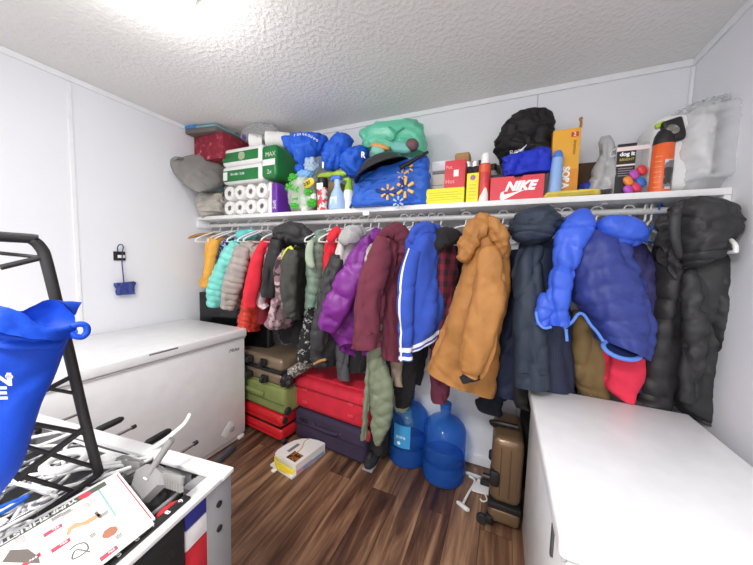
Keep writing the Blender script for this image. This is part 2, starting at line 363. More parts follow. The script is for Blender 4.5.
# ------------------------------------------------------------------ table football with its load
TZ = .76; A = V((-.701, .569, TZ)); E1 = V((-.9905, -.1377, 0)); E2 = V((.1377, -.9905, 0)); TL, TW, RW = 1.0, .62, .045
tb = T('foosball_table', 'white table football game with grey legs in the left foreground, filled with hangers', 'game table', (-1.1, .2, 0))
def tp(s, t, z): p = A+E1*s+E2*t; p.z = z; return p
zz = V((0, 0, 1))
for nm, s0, t0, ls, lt in (('rim', 0, 0, TL, RW), ('rim', 0, TW-RW, TL, RW), ('rim', 0, RW, RW, TW-2*RW), ('rim', TL-RW, RW, RW, TW-2*RW)):
    MB().obox(tp(s0, t0, TZ-.014), E1*ls, E2*lt, zz*.014, .003).O(nm, WHITE, tb)
wallm = plas('table_grey', '#8f8f92', rough=.5)
for s0, t0, ls, lt in ((.006, .006, TL-.012, .016), (.006, TW-.022, TL-.012, .016), (.029, .022, .016, TW-.044), (TL-.022, .022, .016, TW-.044)):
    MB().obox(tp(s0, t0, TZ-.15), E1*ls, E2*lt, zz*.136).O('side_wall', wallm, tb)
MB().obox(tp(.022, .022, TZ-.15), E1*(TL-.044), E2*(TW-.044), zz*.012).O('playing_field', plas('field_dark', '#3a3a3d', rough=.7), tb)
for s0, t0 in ((.004, .012), (TL-.09, .012), (.004, TW-.1), (TL-.09, TW-.1)):
    lg = MB().obox(tp(s0, t0-.004, 0), E1*.085, E2*.085, zz*(TZ-.0145), .004).O('leg', wallm, tb)
    bm_ = MB()
    for zb in (.688, .614): bm_.lathe([(.0, 0), (.009, 0), (.009, .004), (.005, .006), (.0, .006)], tp(s0, t0+.042, zb), -E1, seg=14)
    bm_.O('bolt', BLACK, lg)
GRIP = plas('grip_black', '#232224', rough=.6)
def along(px, py, z): p = Z(px, py, z)-A; return p.dot(E1)
for i, (px, py, side) in enumerate(((217, 460, 1), (180, 452, 0), (149, 441, 1), (117, 434, 0), (97, 429, 1), (60, 420, 0))):
    s = along(px, py, TZ-.04); zr = TZ-.045
    rd = MB().tube([tp(s, TW-.02 if side else TW+.16, zr), tp(s, -.02 if side else -.10, zr)], .0055, 12).O('rod', CHROME if i else plas('rod_grey', '#9b9b9d'), tb)
    MB().lathe([(.0, 0), (.018, 0), (.018, .006), (.011, .01), (.0, .01)], tp(s, .022, zr), E2, seg=16).O('bushing', BLACK, rd)
    if side: MB().lathe([(0, 0), (.008, 0), (.009, .012), (.0125, .02), (.013, .065), (.012, .092), (.007, .102), (0, .104)], tp(s, -.028, zr), -E2, seg=18).O('handle', GRIP, rd)
    else: MB().lathe([(0, 0), (.0075, 0), (.0075, .014), (0, .016)], tp(s, -.094, zr), -E2, seg=14).O('end_cap', GRIP, rd)
sb = MB().obox(tp(.019, .125, TZ), E1*.022, E2*.33, zz*.007, .003).O('score_counter', BLACK, tb)
for i, ch in enumerate('987654321'): MB().text(ch, tp(.0235, .145+i*.0345, TZ+.0078), -E2, E1, .019, .0004, align='CENTER').O('numeral', LETTER, sb)
# the goal cloth and the parcel under the end of the table
MB().obox(tp(.001, .155, .36), E1*.027, E2*.42, zz*.383, .013, 4).O('storage_bag', nyl('black_bag', '#232325'), None, 'flat black padded bag hanging under the end rim of the white game table', 'bag')
pc = T('towel', 'red, white and blue cloth under the table rim between leg and black bag', 'towel', tp(.015, .12, .45))
MB().obox(tp(.006, .09, .43), E1*.018, E2*.065, zz*.21, .004).O('red_cloth', fab('cloth_red', '#c3202e'), pc)
MB().obox(tp(.006, .09, .641), E1*.018, E2*.065, zz*.055, .004).O('white_cloth', fab('cloth_white', '#eceaea'), pc)
MB().obox(tp(.006, .09, .697), E1*.018, E2*.065, zz*.046, .004).O('blue_cloth', fab('cloth_blue', '#2c2f86'), pc)

def hang_mesh(mat, name, wid=.40, r=.0058):
    m = MB(); h = wid/2
    m.tube([(-.006, 0, -.05), (0, 0, -.032), (.003, 0, -.018), (.024, 0, -.006), (.0275, 0, .014), (.012, 0, .03), (-.012, 0, .029), (-.024, 0, .016), (-.0255, 0, .002)], r*.74, 8, 4)
    m.tube([(-.006, 0, -.05), (-h*.5, 0, -.082), (-h*.92, 0, -.125), (-h, 0, -.148), (-h*.9, 0, -.155), (0, 0, -.15), (h*.9, 0, -.155), (h, 0, -.148), (h*.92, 0, -.125), (h*.5, 0, -.082)], r, 8, 4, closed=True)
    return m
PROTO = hang_mesh(None, 'h').O('plastic_hanger', WHITE, None, 'x', 'hanger'); ROT0 = PROTO.location.copy()
first = [True]
def hanger(p, rot, label, group, scale=1, mat=None):
    if first[0]: o = PROTO; first[0] = False
    else: o = PROTO.copy(); COL.objects.link(o)
    if mat: o.data = o.data.copy(); o.data.materials[0] = mat
    R = Matrix.Rotation(rot[2], 3, 'Z') @ Matrix.Rotation(rot[1], 3, 'Y') @ Matrix.Rotation(rot[0], 3, 'X')
    o.rotation_euler = rot; o.scale = (scale,)*3; o.location = V(p)+R @ (ROT0*scale); o['label'] = label; o['group'] = group; return o
GH = 'white plastic hangers heaped in the game table'
rr = random.Random(11)
BLUEP = plas('blue_plastic', '#1f5fc4')
heap = [(.30, .20, 20), (.38, .12, 65), (.46, .25, 100), (.55, .16, 140), (.62, .30, 10), (.50, .34, 50), (.70, .20, 80), (.40, .30, 160), (.33, .34, 120), (.60, .10, 30), (.76, .30, 110), (.68, .40, 170), (.45, .42, 75), (.78, .12, 15), (.86, .24, 130), (.54, .46, 25), (.24, .10, 95), (.48, .18, 5), (.58, .24, 120), (.66, .12, 60), (.36, .24, 35)]
for i, (s, t, an) in enumerate(heap):
    p = tp(s, max(t, .24) if abs(math.sin(math.radians(an))) > .4 else max(t, .13), .65+.0055*i)
    hanger(p, (math.radians(90+rr.uniform(-12, 12)), math.radians(rr.uniform(-7, 7)), math.radians(an)), 'white plastic clothes hanger in the heap inside the white game table', GH, .85, BLUEP if i in (5, 12) else None)
    if i in (5, 12): PROTO2 = COL.objects[-1]; PROTO2['label'] = ['blue plastic hanger low in the heap of white hangers', 'blue plastic hanger near the front of the hanger heap'][i == 12]; PROTO2['group'] = 'blue hangers in the game table'
# dustpan with a toothed edge standing in the table, and the white scoop behind it
dp = T('dustpan', 'grey dustpan with toothed comb edge and upright handle standing in the game table', 'dustpan', Z(150, 505, .66))
xd = lambda px, py, k=0: X(px, py, -.93+k)
def dq(px, py, d): q = Z(px, py, .80); return q
def pl(px, py):   # leaning plane of the pan: nearer the floor of the table at its lower edge
    y = .385+(505-py)*.0012; return Y(px, py, y)
MB().prism([pl(*q) for q in ((136, 470), (130, 489), (139, 503), (157, 485), (161, 473), (154, 466), (146, 464))], (.012, .016, -.008)).O('pan', GREY, dp)
MB().tube([pl(150, 473), pl(158, 460), pl(166, 448), pl(172, 439)], [.009, .0095, .011, .009], 14, 4).O('handle', plas('pan_grey', '#858482', rough=.5), dp)
for poly, (x0, y0, x1, y1, n) in ((((107, 470), (112, 462), (119, 459), (138, 466), (135, 474), (124, 480)), (112, 470, 135, 474, 8)), (((160, 475), (179, 482), (178, 490), (160, 484)), (160, 484, 178, 490, 7))):
    cm = MB().prism([pl(*q)+V((-.012, .014, 0)) for q in poly], (.004, .006, -.002))
    a_, b_ = pl(x0, y0)+V((-.01, .012, 0)), pl(x1, y1)+V((-.01, .012, 0)); d = (b_-a_)
    cm.obox(a_, d, (.004, .006, 0), (0, 0, .022), .002)
    for k in range(n): cm.obox(a_+d*((k+.2)/n)+V((0, 0, -.022)), d*(.55/n), (.004, .006, 0), (0, 0, .024))
    cm.O('comb', plas('comb_grey', '#8b8a89', rough=.5), dp)
MB().box(pl(147, 479)+V((.0, -.004, .004)), (.016, .003, .004), .001).O('brand_plate', LETTER, dp)
bl = MB(); blob(bl, Z(160, 492, .655), (.10, .09, .03), 5, .4, 4); bl.O('cloth', nyl('dark_rag', '#2a292b'), None, 'crumpled black cloth lying under the grey dustpan in the game table', 'cloth')
rc = MB(); blob(rc, Z(170, 512, .725), (.022, .03, .014), 8, .3, 4); rc.O('rag', fab('red_rag', '#c43038'), None, 'small red cloth between the dustpan and the printed flyer', 'cloth')
ws = T('scoop', 'white plastic long-handled scoop poking out of the game table beside the dustpan', 'scoop', Z(130, 470, .75))
pw = lambda px, py, z: Z(px, py, z)
MB().tube([pw(112, 459, .735), pw(138, 456, .745), pw(158, 445, .77), pw(175, 432, .80), pw(185, 423, .82), pw(190, 414, .84)], [.009, .009, .009, .009, .009, .006], 12, 5).O('handle', WHITE, ws)
bb = MB(); blob(bb, pw(108, 459, .735), (.034, .02, .01), 3, .1, 3); bb.O('bowl', WHITE, ws)
ring = MB().tube([tp(.44+.045*math.cos(t), .16+.04*math.sin(t), .79) for t in [k*.5236 for k in range(12)]], .011, 10, 3, closed=True)
ring.O('plastic_ring', WHITE, None, 'white plastic ring lying on the hangers by the black frame', 'ring')
# flyers
fl = T('sale_flyer', 'printed sale flyer with photos of toys lying on the end of the game table', 'flyer', Z(95, 520, .775))
c0, c1, c3 = Z(115, 473, .782), Z(154, 523, .782), Z(0, 538, .782)
ux = (c0-c3); ux.z = 0; L_ = ux.length; ux.normalize(); uy = (c1-c0); uy.z = 0; uy.normalize()
FW, FH = L_+.12, (c1-c0).length
def fp(a, b, z=0): return c0-ux*(L_-a)+uy*b+V((0, 0, z))     # a along the flyer's top edge from its left, b down the page
sh = MB().obox(fp(-.12, 0, -.004), ux*FW, uy*FH, zz*.003).O('page', PAPER, fl)
def mark(mb, a, b, w, h, z=.0): return mb.obox(fp(a, b, z-.0008), ux*w, uy*h, zz*.0008)
mark(MB(), -.11, .010, L_*.87+.11, .020).O('green_banner', plas('banner', '#5c6455', rough=.9), sh)
MB().text('YUMMY', fp(L_*.585, .013, .0002), -ux, uy, .017, .0003, .1, .0006).text('CHRISTMAS', fp(L_*.37, .012, .0002), -ux, uy, .021, .0003, 0, .0006).O('headline', LETTER, sh)
PRED = plas('price_red', '#d8485a', rough=.9); TAN = plas('picture_tan', '#c09a76', rough=.9); PDK = plas('picture_dark', '#6e6661', rough=.9); PGY = plas('print_grey', '#b6b4b4', rough=.9); PIN = plas('print_ink', '#6b6a68', rough=.9)
MB().lathe([(0, 0), (.011, 0), (.011, .0006), (0, .0006)], fp(L_*.66, .022), seg=20).O('price_spot', PRED, sh)
def fq(px, py): q = Z(px, py, .782); return (q-c0).dot(ux)+L_, 0   # along the page only
def onp(px, py):  # a measured spot on the page -> (along, down)
    q = Z(px, py, .782)-c0; k = ux.x*uy.y-ux.y*uy.x; return L_+(q.x*uy.y-q.y*uy.x)/k, (ux.x*q.y-ux.y*q.x)/k
for px, py in ((53, 530), (61, 545), (109, 553), (30, 561)):
    a_, b_ = onp(px, py); t_ = mark(MB(), a_-.014, b_-.006, .028, .012).O('price_tag', PRED, sh)
    MB().text('99c', fp(a_+.010, b_-.003, .0003), -ux, uy, .008, .0002).O('price', LETTER, t_)
def patch(pts, name, mt): return MB().prism([fp(*onp(*q), -.0008) for q in pts], zz*.0009).O(name, mt, sh, smooth=0)
patch([(66, 535), (68, 528), (75, 523), (83, 522), (95, 515), (101, 513), (100, 516), (88, 524), (80, 526), (72, 529), (69, 535)], 'food_picture', TAN)
patch([(94, 513), (97, 511), (102, 517), (99, 518)], 'dark_detail', PDK)
patch([(102, 536), (104, 531), (110, 527), (116, 526), (118, 529), (115, 534), (108, 538), (103, 538)], 'food_picture', plas('picture_brown', '#a5705a', rough=.9))
patch([(2, 562), (10, 550), (28, 549), (38, 556), (40, 563)], 'dark_picture', PDK)
patch([(14, 539), (24, 535), (27, 541), (17, 546)], 'grey_picture', PGY)
MB().tube([fp(*onp(*q), .0003) for q in ((70, 550), (76, 545), (85, 543), (88, 549), (80, 556), (72, 559), (76, 550), (90, 552))], .0012, 6, 4).O('line_picture', PIN, sh)
gk = random.Random(5)
for px, py, n_, w_ in ((84, 506, 6, .018), (92, 501, 6, .018), (58, 517, 5, .02), (68, 512, 5, .02), (36, 535, 7, .02), (44, 549, 8, .022), (105, 514, 5, .016), (120, 536, 5, .014), (94, 535, 5, .012), (85, 566, 4, .02)):
    a_, b_ = onp(px, py)
    for k in range(n_): mark(MB(), a_-w_/2, b_+k*.0042-.008, w_*gk.uniform(.7, 1), .0017).O('small_print', PIN if n_ == 5 and k < 3 else PGY, sh)
mark(MB(), L_-.045, .028, .004, FH*.5).O('teal_line', plas('teal_line', '#8fb3ae', rough=.9), sh)
f3 = MB().obox(fp(-.02, -.012, -.012)+ux*.03, ux*L_, uy*FH*.97, zz*.004).O('sale_flyer', PAPER, None, 'white flyer with a red edge line lying underneath the toy flyer', 'flyer')
MB().obox(fp(L_-.005, -.0, -.0078)+ux*.006, ux*.004, uy*FH*.9, zz*.0006).O('red_line', plas('red_line', '#d65a60', rough=.9), f3)

# ------------------------------------------------------------------ black frame standing in the table, and the blue bag on it
FR = M('black_steel', '#2a2829', rough=.55, var=.05, bst=.1)
fr = T('step_ladder', 'black steel folding ladder frame with a rounded top standing in the game table', 'ladder', X(105, 475, -1.0))
fx = lambda px, py, k=0: X(px, py, -1.0+k)
def lim(p, py, y):  # continue a bar towards the viewer's left
    return V((p.x, y, p.z))
t0 = fx(22, 238); 
MB().tube([lim(t0, 0, -.06)+V((0, 0, -.2)), lim(t0, 0, -.055)+V((0, 0, -.06)), lim(t0, 0, -.03)+V((0, 0, -.008)), lim(t0, 0, .05), t0, fx(33, 240.5), fx(41, 248), fx(46, 260), fx(58, 308), fx(70, 357), fx(84, 417), fx(96, 463), fx(99, 474)], .0112, 14, 5).O('frame_tube', FR, fr)
MB().tube([fx(99, 474), fx(85, 484), fx(62, 500), fx(38, 516)], .0085, 12, 3).O('foot_bar', FR, fr)
for a_, b_, r_, k in (((40, 258), (0, 267.5), .0085, .0), ((38, 257), (-30, 250), .006, -.06), ((86, 427), (15, 480), .011, 0), ((88, 434), (34, 424), .0075, 0), ((94, 467), (24, 446), .007, 0), ((72, 491), (15, 474), .007, 0), ((73, 376), (40, 393), .008, 0), ((78, 394), (46, 388), .006, 0)):
    MB().tube([fx(*a_), fx(*b_, k)], r_*.72, 10).O('crossbar', FR, fr)
BAGB = nyl('blue_nonwoven', '#0f49c6', rough=.6, bs=30)
bg = T('carrier_bag', 'bright blue carrier bag hanging from the black ladder frame, white letters at its edge', 'bag', X(20, 480, -.93))
def brow(mb, rows, b, xo=(-.93, -.90), **kw):
    Ls = spline([X(r[0], r[1], xo[0]) for r in rows], 9); Rs = spline([X(r[2], r[3], xo[1]) for r in rows], 9); bs = sp1([r[4]*b for r in rows], 9)
    C = [(p+q)/2 for p, q in zip(Ls, Rs)]; U = [(q-p)/2 for p, q in zip(Ls, Rs)]; N = [V((u.y, -u.x, 0)).normalized()*k for u, k in zip(U, bs)]
    return ringloft(mb, C, U, N, **kw)
brow(MB(), [(-75, 318, 70, 336, .9), (-72, 335, 68, 339, 1), (-68, 380, 54, 379, 1), (-64, 420, 38, 417, 1), (-60, 465, 23, 462, .9), (-55, 500, 4, 492, .75), (-50, 530, -10, 525, .5)], .05, fold=.006, ft=3, fw=5, crease=.004, seg=60, open_start=True, open_end=False).O('bag_body', BAGB, bg)
brow(MB(), [(-70, 318, 68, 334, 1.15), (-72, 326, 66, 339, 1.2), (-74, 338, 64, 346, 1.12)], .052, fold=.008, fw=8, ft=8, seg=80, open_start=True, open_end=True).O('bag_cuff', BAGB, bg)
def sheet(rows, name, x):   # a flap of film: rows of measured points, lightly folded, with real thickness
    g_ = [[X(px, py, x+dx) for px, py, dx in r] for r in rows]; g_ = [spline(r, 5) for r in g_]; n_, m_ = len(g_), len(g_[0]); cols = [spline([g_[i][j] for i in range(n_)], 5) for j in range(m_)]
    vs = []; fs = []; k_ = len(cols[0])
    for j in range(m_):
        for p in cols[j]: vs.append(p+V((.004*noise.noise(p*40), 0, .003*noise.noise(p*55))))
    fs = [[j*k_+i, j*k_+i+1, (j+1)*k_+i+1, (j+1)*k_+i] for j in range(m_-1) for i in range(k_-1)]
    N_ = len(vs); vs += [v+V((-.003, 0, -.002)) for v in vs]; fs += [[a+N_ for a in f[::-1]] for f in fs[:]]
    return MB().add(vs, fs).O(name, BAGB, bg)
sheet([[(0, 306, -.05), (20, 311, -.06), (36, 304, -.06), (52, 299, -.06), (68, 306, -.05), (74, 312, -.04)], [(0, 325, -.06), (22, 326, -.07), (40, 322, -.07), (54, 318, -.065), (66, 322, -.055), (76, 322, -.04)], [(0, 345, -.04), (24, 346, -.05), (42, 344, -.05), (55, 343, -.045), (66, 342, -.03), (78, 333, -.02)]], 'back_flap', -.90)
sheet([[(56, 300, -.04), (64, 301, -.05), (74, 301, -.06), (82, 302, -.06)], [(62, 303, -.035), (68, 306, -.04), (76, 307, -.05), (79, 307, -.055)], [(68, 307, -.03), (71, 310, -.035), (75, 314, -.04), (76, 314, -.045)]], 'corner_flap', -.90)
sheet([[(-20, 306, .0), (0, 306, .03), (20, 312, .04), (40, 325, .045), (56, 328, .04), (78, 323, .01)], [(-20, 316, .04), (0, 318, .055), (22, 327, .06), (40, 331, .06), (57, 331, .05), (76, 330, .02)], [(-20, 330, .055), (0, 332, .07), (22, 338, .072), (42, 340, .068), (58, 340, .055), (68, 339, .03)]], 'front_flap', -.90)
MB().tube([X(72, 326, -.875), X(80, 324, -.87), X(86, 326, -.868), X(87, 332, -.868), X(82, 337, -.868), X(75, 336, -.87), X(71, 333, -.875)], [.0065]*31, 10, 5, closed=False).O('bag_handle', BAGB, bg)
TX = -.842
tdir = X(10, 386, TX)-X(-8, 386, TX)
MB().text('N', X(-8, 385, TX), tdir, (0, 0, 1), .033, .001, 0, .0012).text('®', X(5.5, 379, TX), tdir, (0, 0, 1), .013, .001).text('E', X(-6, 399, TX), tdir, (0, 0, 1), .033, .001, 0, .0012).O('lettering', LETTER, bg)
# fish net on the wall
nt_ = T('hook_plate', 'small black plate with a light label fixed to the left wall', 'hook', X(118, 261, XL+.01))
p0 = X(119, 256, XL); MB().box(p0+V((.006, 0, 0)), (.012, .066, .062), .003).O('plate', BLACK, nt_)
q0 = X(121, 257, XL); MB().box(p0+V((.0125, .008, -.003)), (.002, .042, .02), .001).O('plate_label', PAPER, nt_)
MB().tube([p0+V((.012, .004, .02)), p0+V((.028, .004, .022)), p0+V((.03, .004, .032))], .004, 8, 3).O('peg', BLACK, nt_)
fn = T('fish_net', 'small blue aquarium net hanging by its loop from the black wall plate', 'net', X(124, 290, XL+.03))
WIRE = plas('net_wire', '#2b3570', rough=.4)
top = p0+V((.03, .006, .012)); ctr = X(125, 289, XL+.03)
MB().tube([X(118, 252, XL+.03), X(117.5, 248, XL+.03), X(119, 245, XL+.03), X(121.5, 244.5, XL+.03), X(123.3, 247, XL+.03), X(122.5, 252, XL+.03), X(122, 262, XL+.03), X(123, 273, XL+.03), X(124, 284, XL+.03)], .0035, 8, 5).O('handle', WIRE, fn)
cs = [X(116, 283.5, XL+.025), X(134, 281.5, XL+.025), X(134.5, 291, XL+.03), X(117, 295, XL+.03)]
MB().tube([cs[0], cs[1], cs[2], cs[3]], .003, 8, 1, closed=True).O('net_frame', WIRE, fn)
nb = MB(); brows = []
C_ = [(cs[0]+cs[1])/2, (cs[0]*.5+cs[1]*.5)*.5+(cs[2]+cs[3])*.25, (cs[2]+cs[3])/2+V((.006, 0, -.012))]
ringloft(nb, spline(C_, 6), [V((0, .055, 0))]*13, [V((.018, 0, 0))]*13, fold=.01, fw=20, ft=10, seg=32, open_end=False)
nb.O('net_bag', clear('net_mesh', '#5f72c4', .4, .6), fn)
# ------------------------------------------------------------------ shelf and rod
SZ = 1.72; YS = 1.632
sh_ = T('wall_shelf', 'long white shelf board across the back wall carrying bags and boxes', 'shelf', (-.81, 1.82, SZ-.03))
MB().box(((XL+XR)/2, (YS+YB)/2, SZ-.014), (XR-XL-.004, YB-YS, .028), .002).O('board', plas('shelf_white', '#ededee', rough=.45), sh_)
for px in (331, 464, 600):
    p = Y(px, 214, 1.75); x = p.x
    br = MB().box((x, YB-.008, SZ-.13), (.025, .012, .2), .002); br.obox((x-.012, YS+.06, SZ-.034), (.024, 0, 0), (0, YB-YS-.07, 0), (0, 0, .006)); br.tube([(x, YB-.015, SZ-.2), (x, 1.80, SZ-.036)], .007, 8)
    br.O('bracket', RODM, sh_)
MB().box((XR-.012, (YS+YB)/2, SZ-.075), (.022, YB-YS-.006, .092), .002).O('end_cleat', TRIMM, sh_)
MB().box((XL+.012, (YS+YB)/2, SZ-.06), (.022, YB-YS-.006, .062), .002).O('end_cleat', TRIMM, sh_)
q = Y(366, 213, YS-.002); MB().box((q.x, YS-.002, q.z-.0), (.045, .003, .03), .001).O('shelf_clip', WHITE, sh_)
RY, RZ = 1.745, 1.655
rod = MB().lathe([(0, 0), (.016, 0), (.016, XR-XL-.05), (0, XR-XL-.05)], (XL+.024, RY, RZ), (1, 0, 0), 18).O('closet_rod', RODM, None, 'long white closet rod under the shelf with all the clothes on it', 'rod')

# ------------------------------------------------------------------ things on the shelf, left to right
def LB(mb): return mb
blk = M('pillow_grey', '#8b8987', rough=.9, bs=200, bst=.3)
m = MB(); body(m, [(176, 160, 214, 157, .25), (170, 162, 222, 158, .8), (172, 170, 226, 166, 1.1), (181, 180, 228, 176, 1.1), (192, 188, 229, 184, .8), (198, 192, 226, 187, .25)], 1.47, 1.80, b=.075, fold=.012, open_end=False, plane=None) if 0 else body(m, [(176, 160, 214, 157, .25), (170, 162, 222, 158, .8), (172, 170, 226, 166, 1.1), (181, 180, 228, 176, 1.1), (192, 188, 229, 184, .8), (198, 192, 226, 187, .25)], 1.44, 1.80, b=.07, fold=.012, open_end=False)
m.O('pillow', blk, None, 'plump grey pillow sticking out over the left end of the shelf', 'pillow')
m = MB(); body(m, [(200, 186, 223, 185, .3), (199, 189, 224, 188), (200, 192, 224, 192, .4)], 1.58, 1.76, b=.06, fold=.006, open_end=False); m.O('folded_towel', fab('teal_fabric', '#7f9ea3'), None, 'thin folded teal cloth between the grey pillow and the beige blanket', 'towel')
m = MB(); body(m, [(201, 193, 223, 192, .4), (198, 197, 226, 196), (198, 207, 227, 206), (199, 213, 227, 215, 1), (202, 216, 225, 217, .5)], 1.60, 1.78, b=.1, fold=.014, fw=14, ft=12, crump=.02, open_end=False)
m.O('folded_blanket', fab('beige_blanket', '#b6b1a9'), None, 'folded beige blanket at the far left end of the shelf', 'blanket')
rb = T('gift_box', 'dark red patterned box lying on the grey pillow against the left wall', 'box', (-2.25, 1.75, 2.17))
MB().obox((-2.425, 1.615, 2.17), (.345, 0, 0), (0, .26, 0), (0, 0, .20), .004).O('box_body', multi('red_print', [(0, '#8d2336'), (.56, '#a03248'), (.68, '#c77d86')], 26), rb)
gb_ = T('board_game_box', 'flat grey game box with blue lid lying on the dark red box near the ceiling', 'box', (-2.25, 1.7, 2.373))
MB().obox((-2.425, 1.545, 2.373), (.30, .05, 0), (-.01, .28, 0), (0, 0, .038), .003).O('box_body', plas('taupe_card', '#6f6864', rough=.8), gb_)
MB().obox((-2.428, 1.542, 2.4115), (.10, .012, 0), (0, .27, 0), (0, 0, .021), .002).O('blue_lid', plas('blue_card', '#3c8fd8', rough=.6), gb_)
MB().obox((-2.322, 1.562, 2.4115), (.19, .03, 0), (0, .25, 0), (0, 0, .014), .002).O('teal_lid', plas('teal_card', '#7fb0bd', rough=.6), gb_)
CLR = clear('clear_film', '#f2f3f4', .26, .14); CLR2 = clear('clear_film_milky', '#eef0f2', .42, .25)
m = MB(); blob(m, Y(229, 131, 1.78), (.055, .05, .115), 2, .8, 4); m.O('plastic_bag', clear('clear_grey', '#c9c7c6', .6, .2), None, 'crumpled clear plastic bag beside the dark red box', 'bag')
# toilet paper packs
ROLL = M('tissue', '#f4f3f1', rough=.95, var=.02, bs=200, bst=.15); CORE = M('card_core', '#b9aea2', rough=.9)
def roll(c, ax, r, h, parent, nm='roll'):
    o = MB().lathe([(r*.36, .004), (r*.4, 0), (r*.94, 0), (r, .008), (r, h-.008), (r*.94, h), (r*.4, h), (r*.36, h-.004), (r*.36, .004)], c, ax, 24).O(nm, ROLL, parent)
    MB().lathe([(0, .006), (r*.37, .006), (r*.37, h-.006), (0, h-.006)], c, ax, 16).O('core', CORE, o); return o
pk = T('toilet_roll_pack', 'pack of white toilet rolls with a purple wrapper end at the left of the shelf', 'toilet paper', (-1.85, 1.78, SZ))
aF, exF, nF = frame((224, 216), (267, 217), 1.665, 1.665, SZ); wF = exF.length; uF = exF.normalized()
for i in range(4):
    for j in range(2): roll(aF+uF*(wF/8*(2*i+1))+V((0, 0, wF/8*(2*j+1)+.005))-nF*.004, -nF, wF/8-.002, .105, pk)
for i in range(4):
    for j in range(2): roll(aF+uF*(wF/8*(2*i+1))+V((0, 0, wF/8*(2*j+1)+.005))-nF*.115, -nF, wF/8-.002, .105, pk)
hP = wF/2+.012
MB().obox(aF-uF*.004+nF*.003+zz*.001, uF*(wF+.008), -nF*.115, zz*hP, .02, 4).O('film_wrap', clear('film_soft', '#ffffff', .16, .2), pk)
MB().obox(aF+uF*(wF+.006), uF*.035, -nF*.24, zz*(hP-.012), .012, 3).O('printed_side', PAPER, pk)
pr = MB().obox(aF+uF*(wF+.042)-nF*.0, uF*.055, -nF*.26, zz*(hP-.018), .012, 3).O('purple_wrapper', plas('purple_film', '#6a2fa6', rough=.35), pk)
MB().text('Soft', aF+uF*(wF+.088)+nF*.002+zz*.03, zz, -uF, .042, .0006, .2).O('lettering', LETTER, pr)
MB().box(aF+uF*(wF+.022)+nF*.002+zz*.145, (.006, .003, .05)).O('red_mark', plas('mark_red', '#c2334a'), pk)
gp = T('paper_towel_pack', 'big green and white wrapped pack of paper rolls lying on the purple toilet roll pack', 'paper towels', (-1.85, 1.78, SZ+hP))
zg = SZ+hP+.002; aG, exG, nG = frame((222, 185), (262, 185), 1.64, 1.645, zg); wG = exG.length; uG = exG.normalized(); hG = .272
GW = plas('wrap_white', '#efefee', rough=.35); GG = plas('wrap_green', '#1f7a3d', rough=.35)
c_ = MB(); c_.obox(aG, exG, -nG*.30, zz*(hG/2), .028, 5); c_.obox(aG+zz*(hG/2), exG, -nG*.30, zz*(hG/2), .028, 5); c_.O('wrapped_rolls', GW, gp)
MB().obox(aG+uG*.012+nG*.002+zz*.015, uG*(wG-.05), -nG*.004, zz*.085, .001).obox(aG+uG*.012+nG*.002+zz*.165, uG*(wG-.05), -nG*.004, zz*.072, .001).O('green_panel', GG, gp)
sp = MB().obox(aG+uG*(wG-.014)+zz*.012, uG*.15, -nG*.29, zz*(hG-.03), .03, 4).O('green_side', GG, gp)
MB().obox(aG+uG*(wG+.008)+nG*.0035+zz*.1, uG*.12, -nG*.003, zz*.045, .001).O('white_band', GW, sp)
MB().text('MAX', aG+uG*(wG+.035)+nG*.002+zz*.165, uG, zz, .045, .0006).text('2x', aG+uG*(wG+.05)+nG*.002+zz*.04, uG, zz, .045, .0006).O('lettering', plas('letter_cream', '#dfe6d2'), sp)
lt = MB(); lt.text('36 rolls · 2 ply', aG+uG*.10+nG*.003+zz*.06, uG, zz, .026, .0006).O('lettering', LETTER, gp)
MB().obox(aG+uG*.02+nG*.004+zz*.025, uG*.045, -nG*.002, zz*.065).O('barcode_label', PAPER, gp)
lf = MB(); blob(lf, aG+uG*(wG*.52)+nG*.004+zz*.2, (.035, .004, .03), 3, .3, 4); lf.O('emblem', plas('emblem_sage', '#a9b79a'), gp)
tpk = T('toilet_roll_bag', 'loose white toilet rolls in a torn clear bag on top of the green pack', 'toilet paper', (-1.85, 1.78, zg+hG))
zt = zg+hG+.006
for i, (px, yy) in enumerate(((250, 1.72), (266, 1.73), (277, 1.77))):
    q = Y(px, 136, yy); roll(V((q.x, yy, zt+.06)), V((.8, .55, 0)), .058, .1, tpk)
m = MB(); blob(m, Y(260, 134, 1.77), (.17, .08, .06), 6, .5, 5); m.O('film_bag', CLR, tpk)
MB().box(Y(244, 137, 1.70), (.03, .004, .03), 0, .4).O('purple_print', plas('purple_print', '#5b3b96'), tpk)
# blue drawstring bags on the stack behind
BB = nyl('blue_bag', '#2560d2', rough=.55, bs=22, bst=.4)
b1 = T('drawstring_bag', 'blue tied plastic bag with a white lettered arc, leftmost of the three blue bags', 'bag', Y(305, 172, 1.74))
m = MB(); body(m, [(294, 136, 318, 134, .3), (286, 139, 328, 136, .9), (287, 148, 327, 143, 1.1), (292, 156, 322, 153, 1), (296, 162, 311, 160, .6), (298, 166, 305, 165, .3)], 1.70, 1.76, b=.085, fold=.012, fw=16, crump=.035, open_end=False, seg=64); m.O('bag_body', BB, b1)
m = MB(); blob(m, Y(300, 168.5, 1.70), (.035, .03, .026), 5, .5, 4); m.O('knot', BB, b1)
tx = MB()
for i, ch in enumerate('FORGROUND'):
    t = i/8; p = Y(294+22*t, 136.5+5*t*t-2.0*math.sin(t*3.1), 1.628); tx.text(ch, p, (1, .1, -.35*t+.1), (0, 0, 1), .022, .001)
tx.O('lettering', LETTER, b1)
b2 = T('laundry_bag', 'blue nylon bag leaning diagonally, middle of the three blue bags', 'bag', Y(335, 172, 1.76))
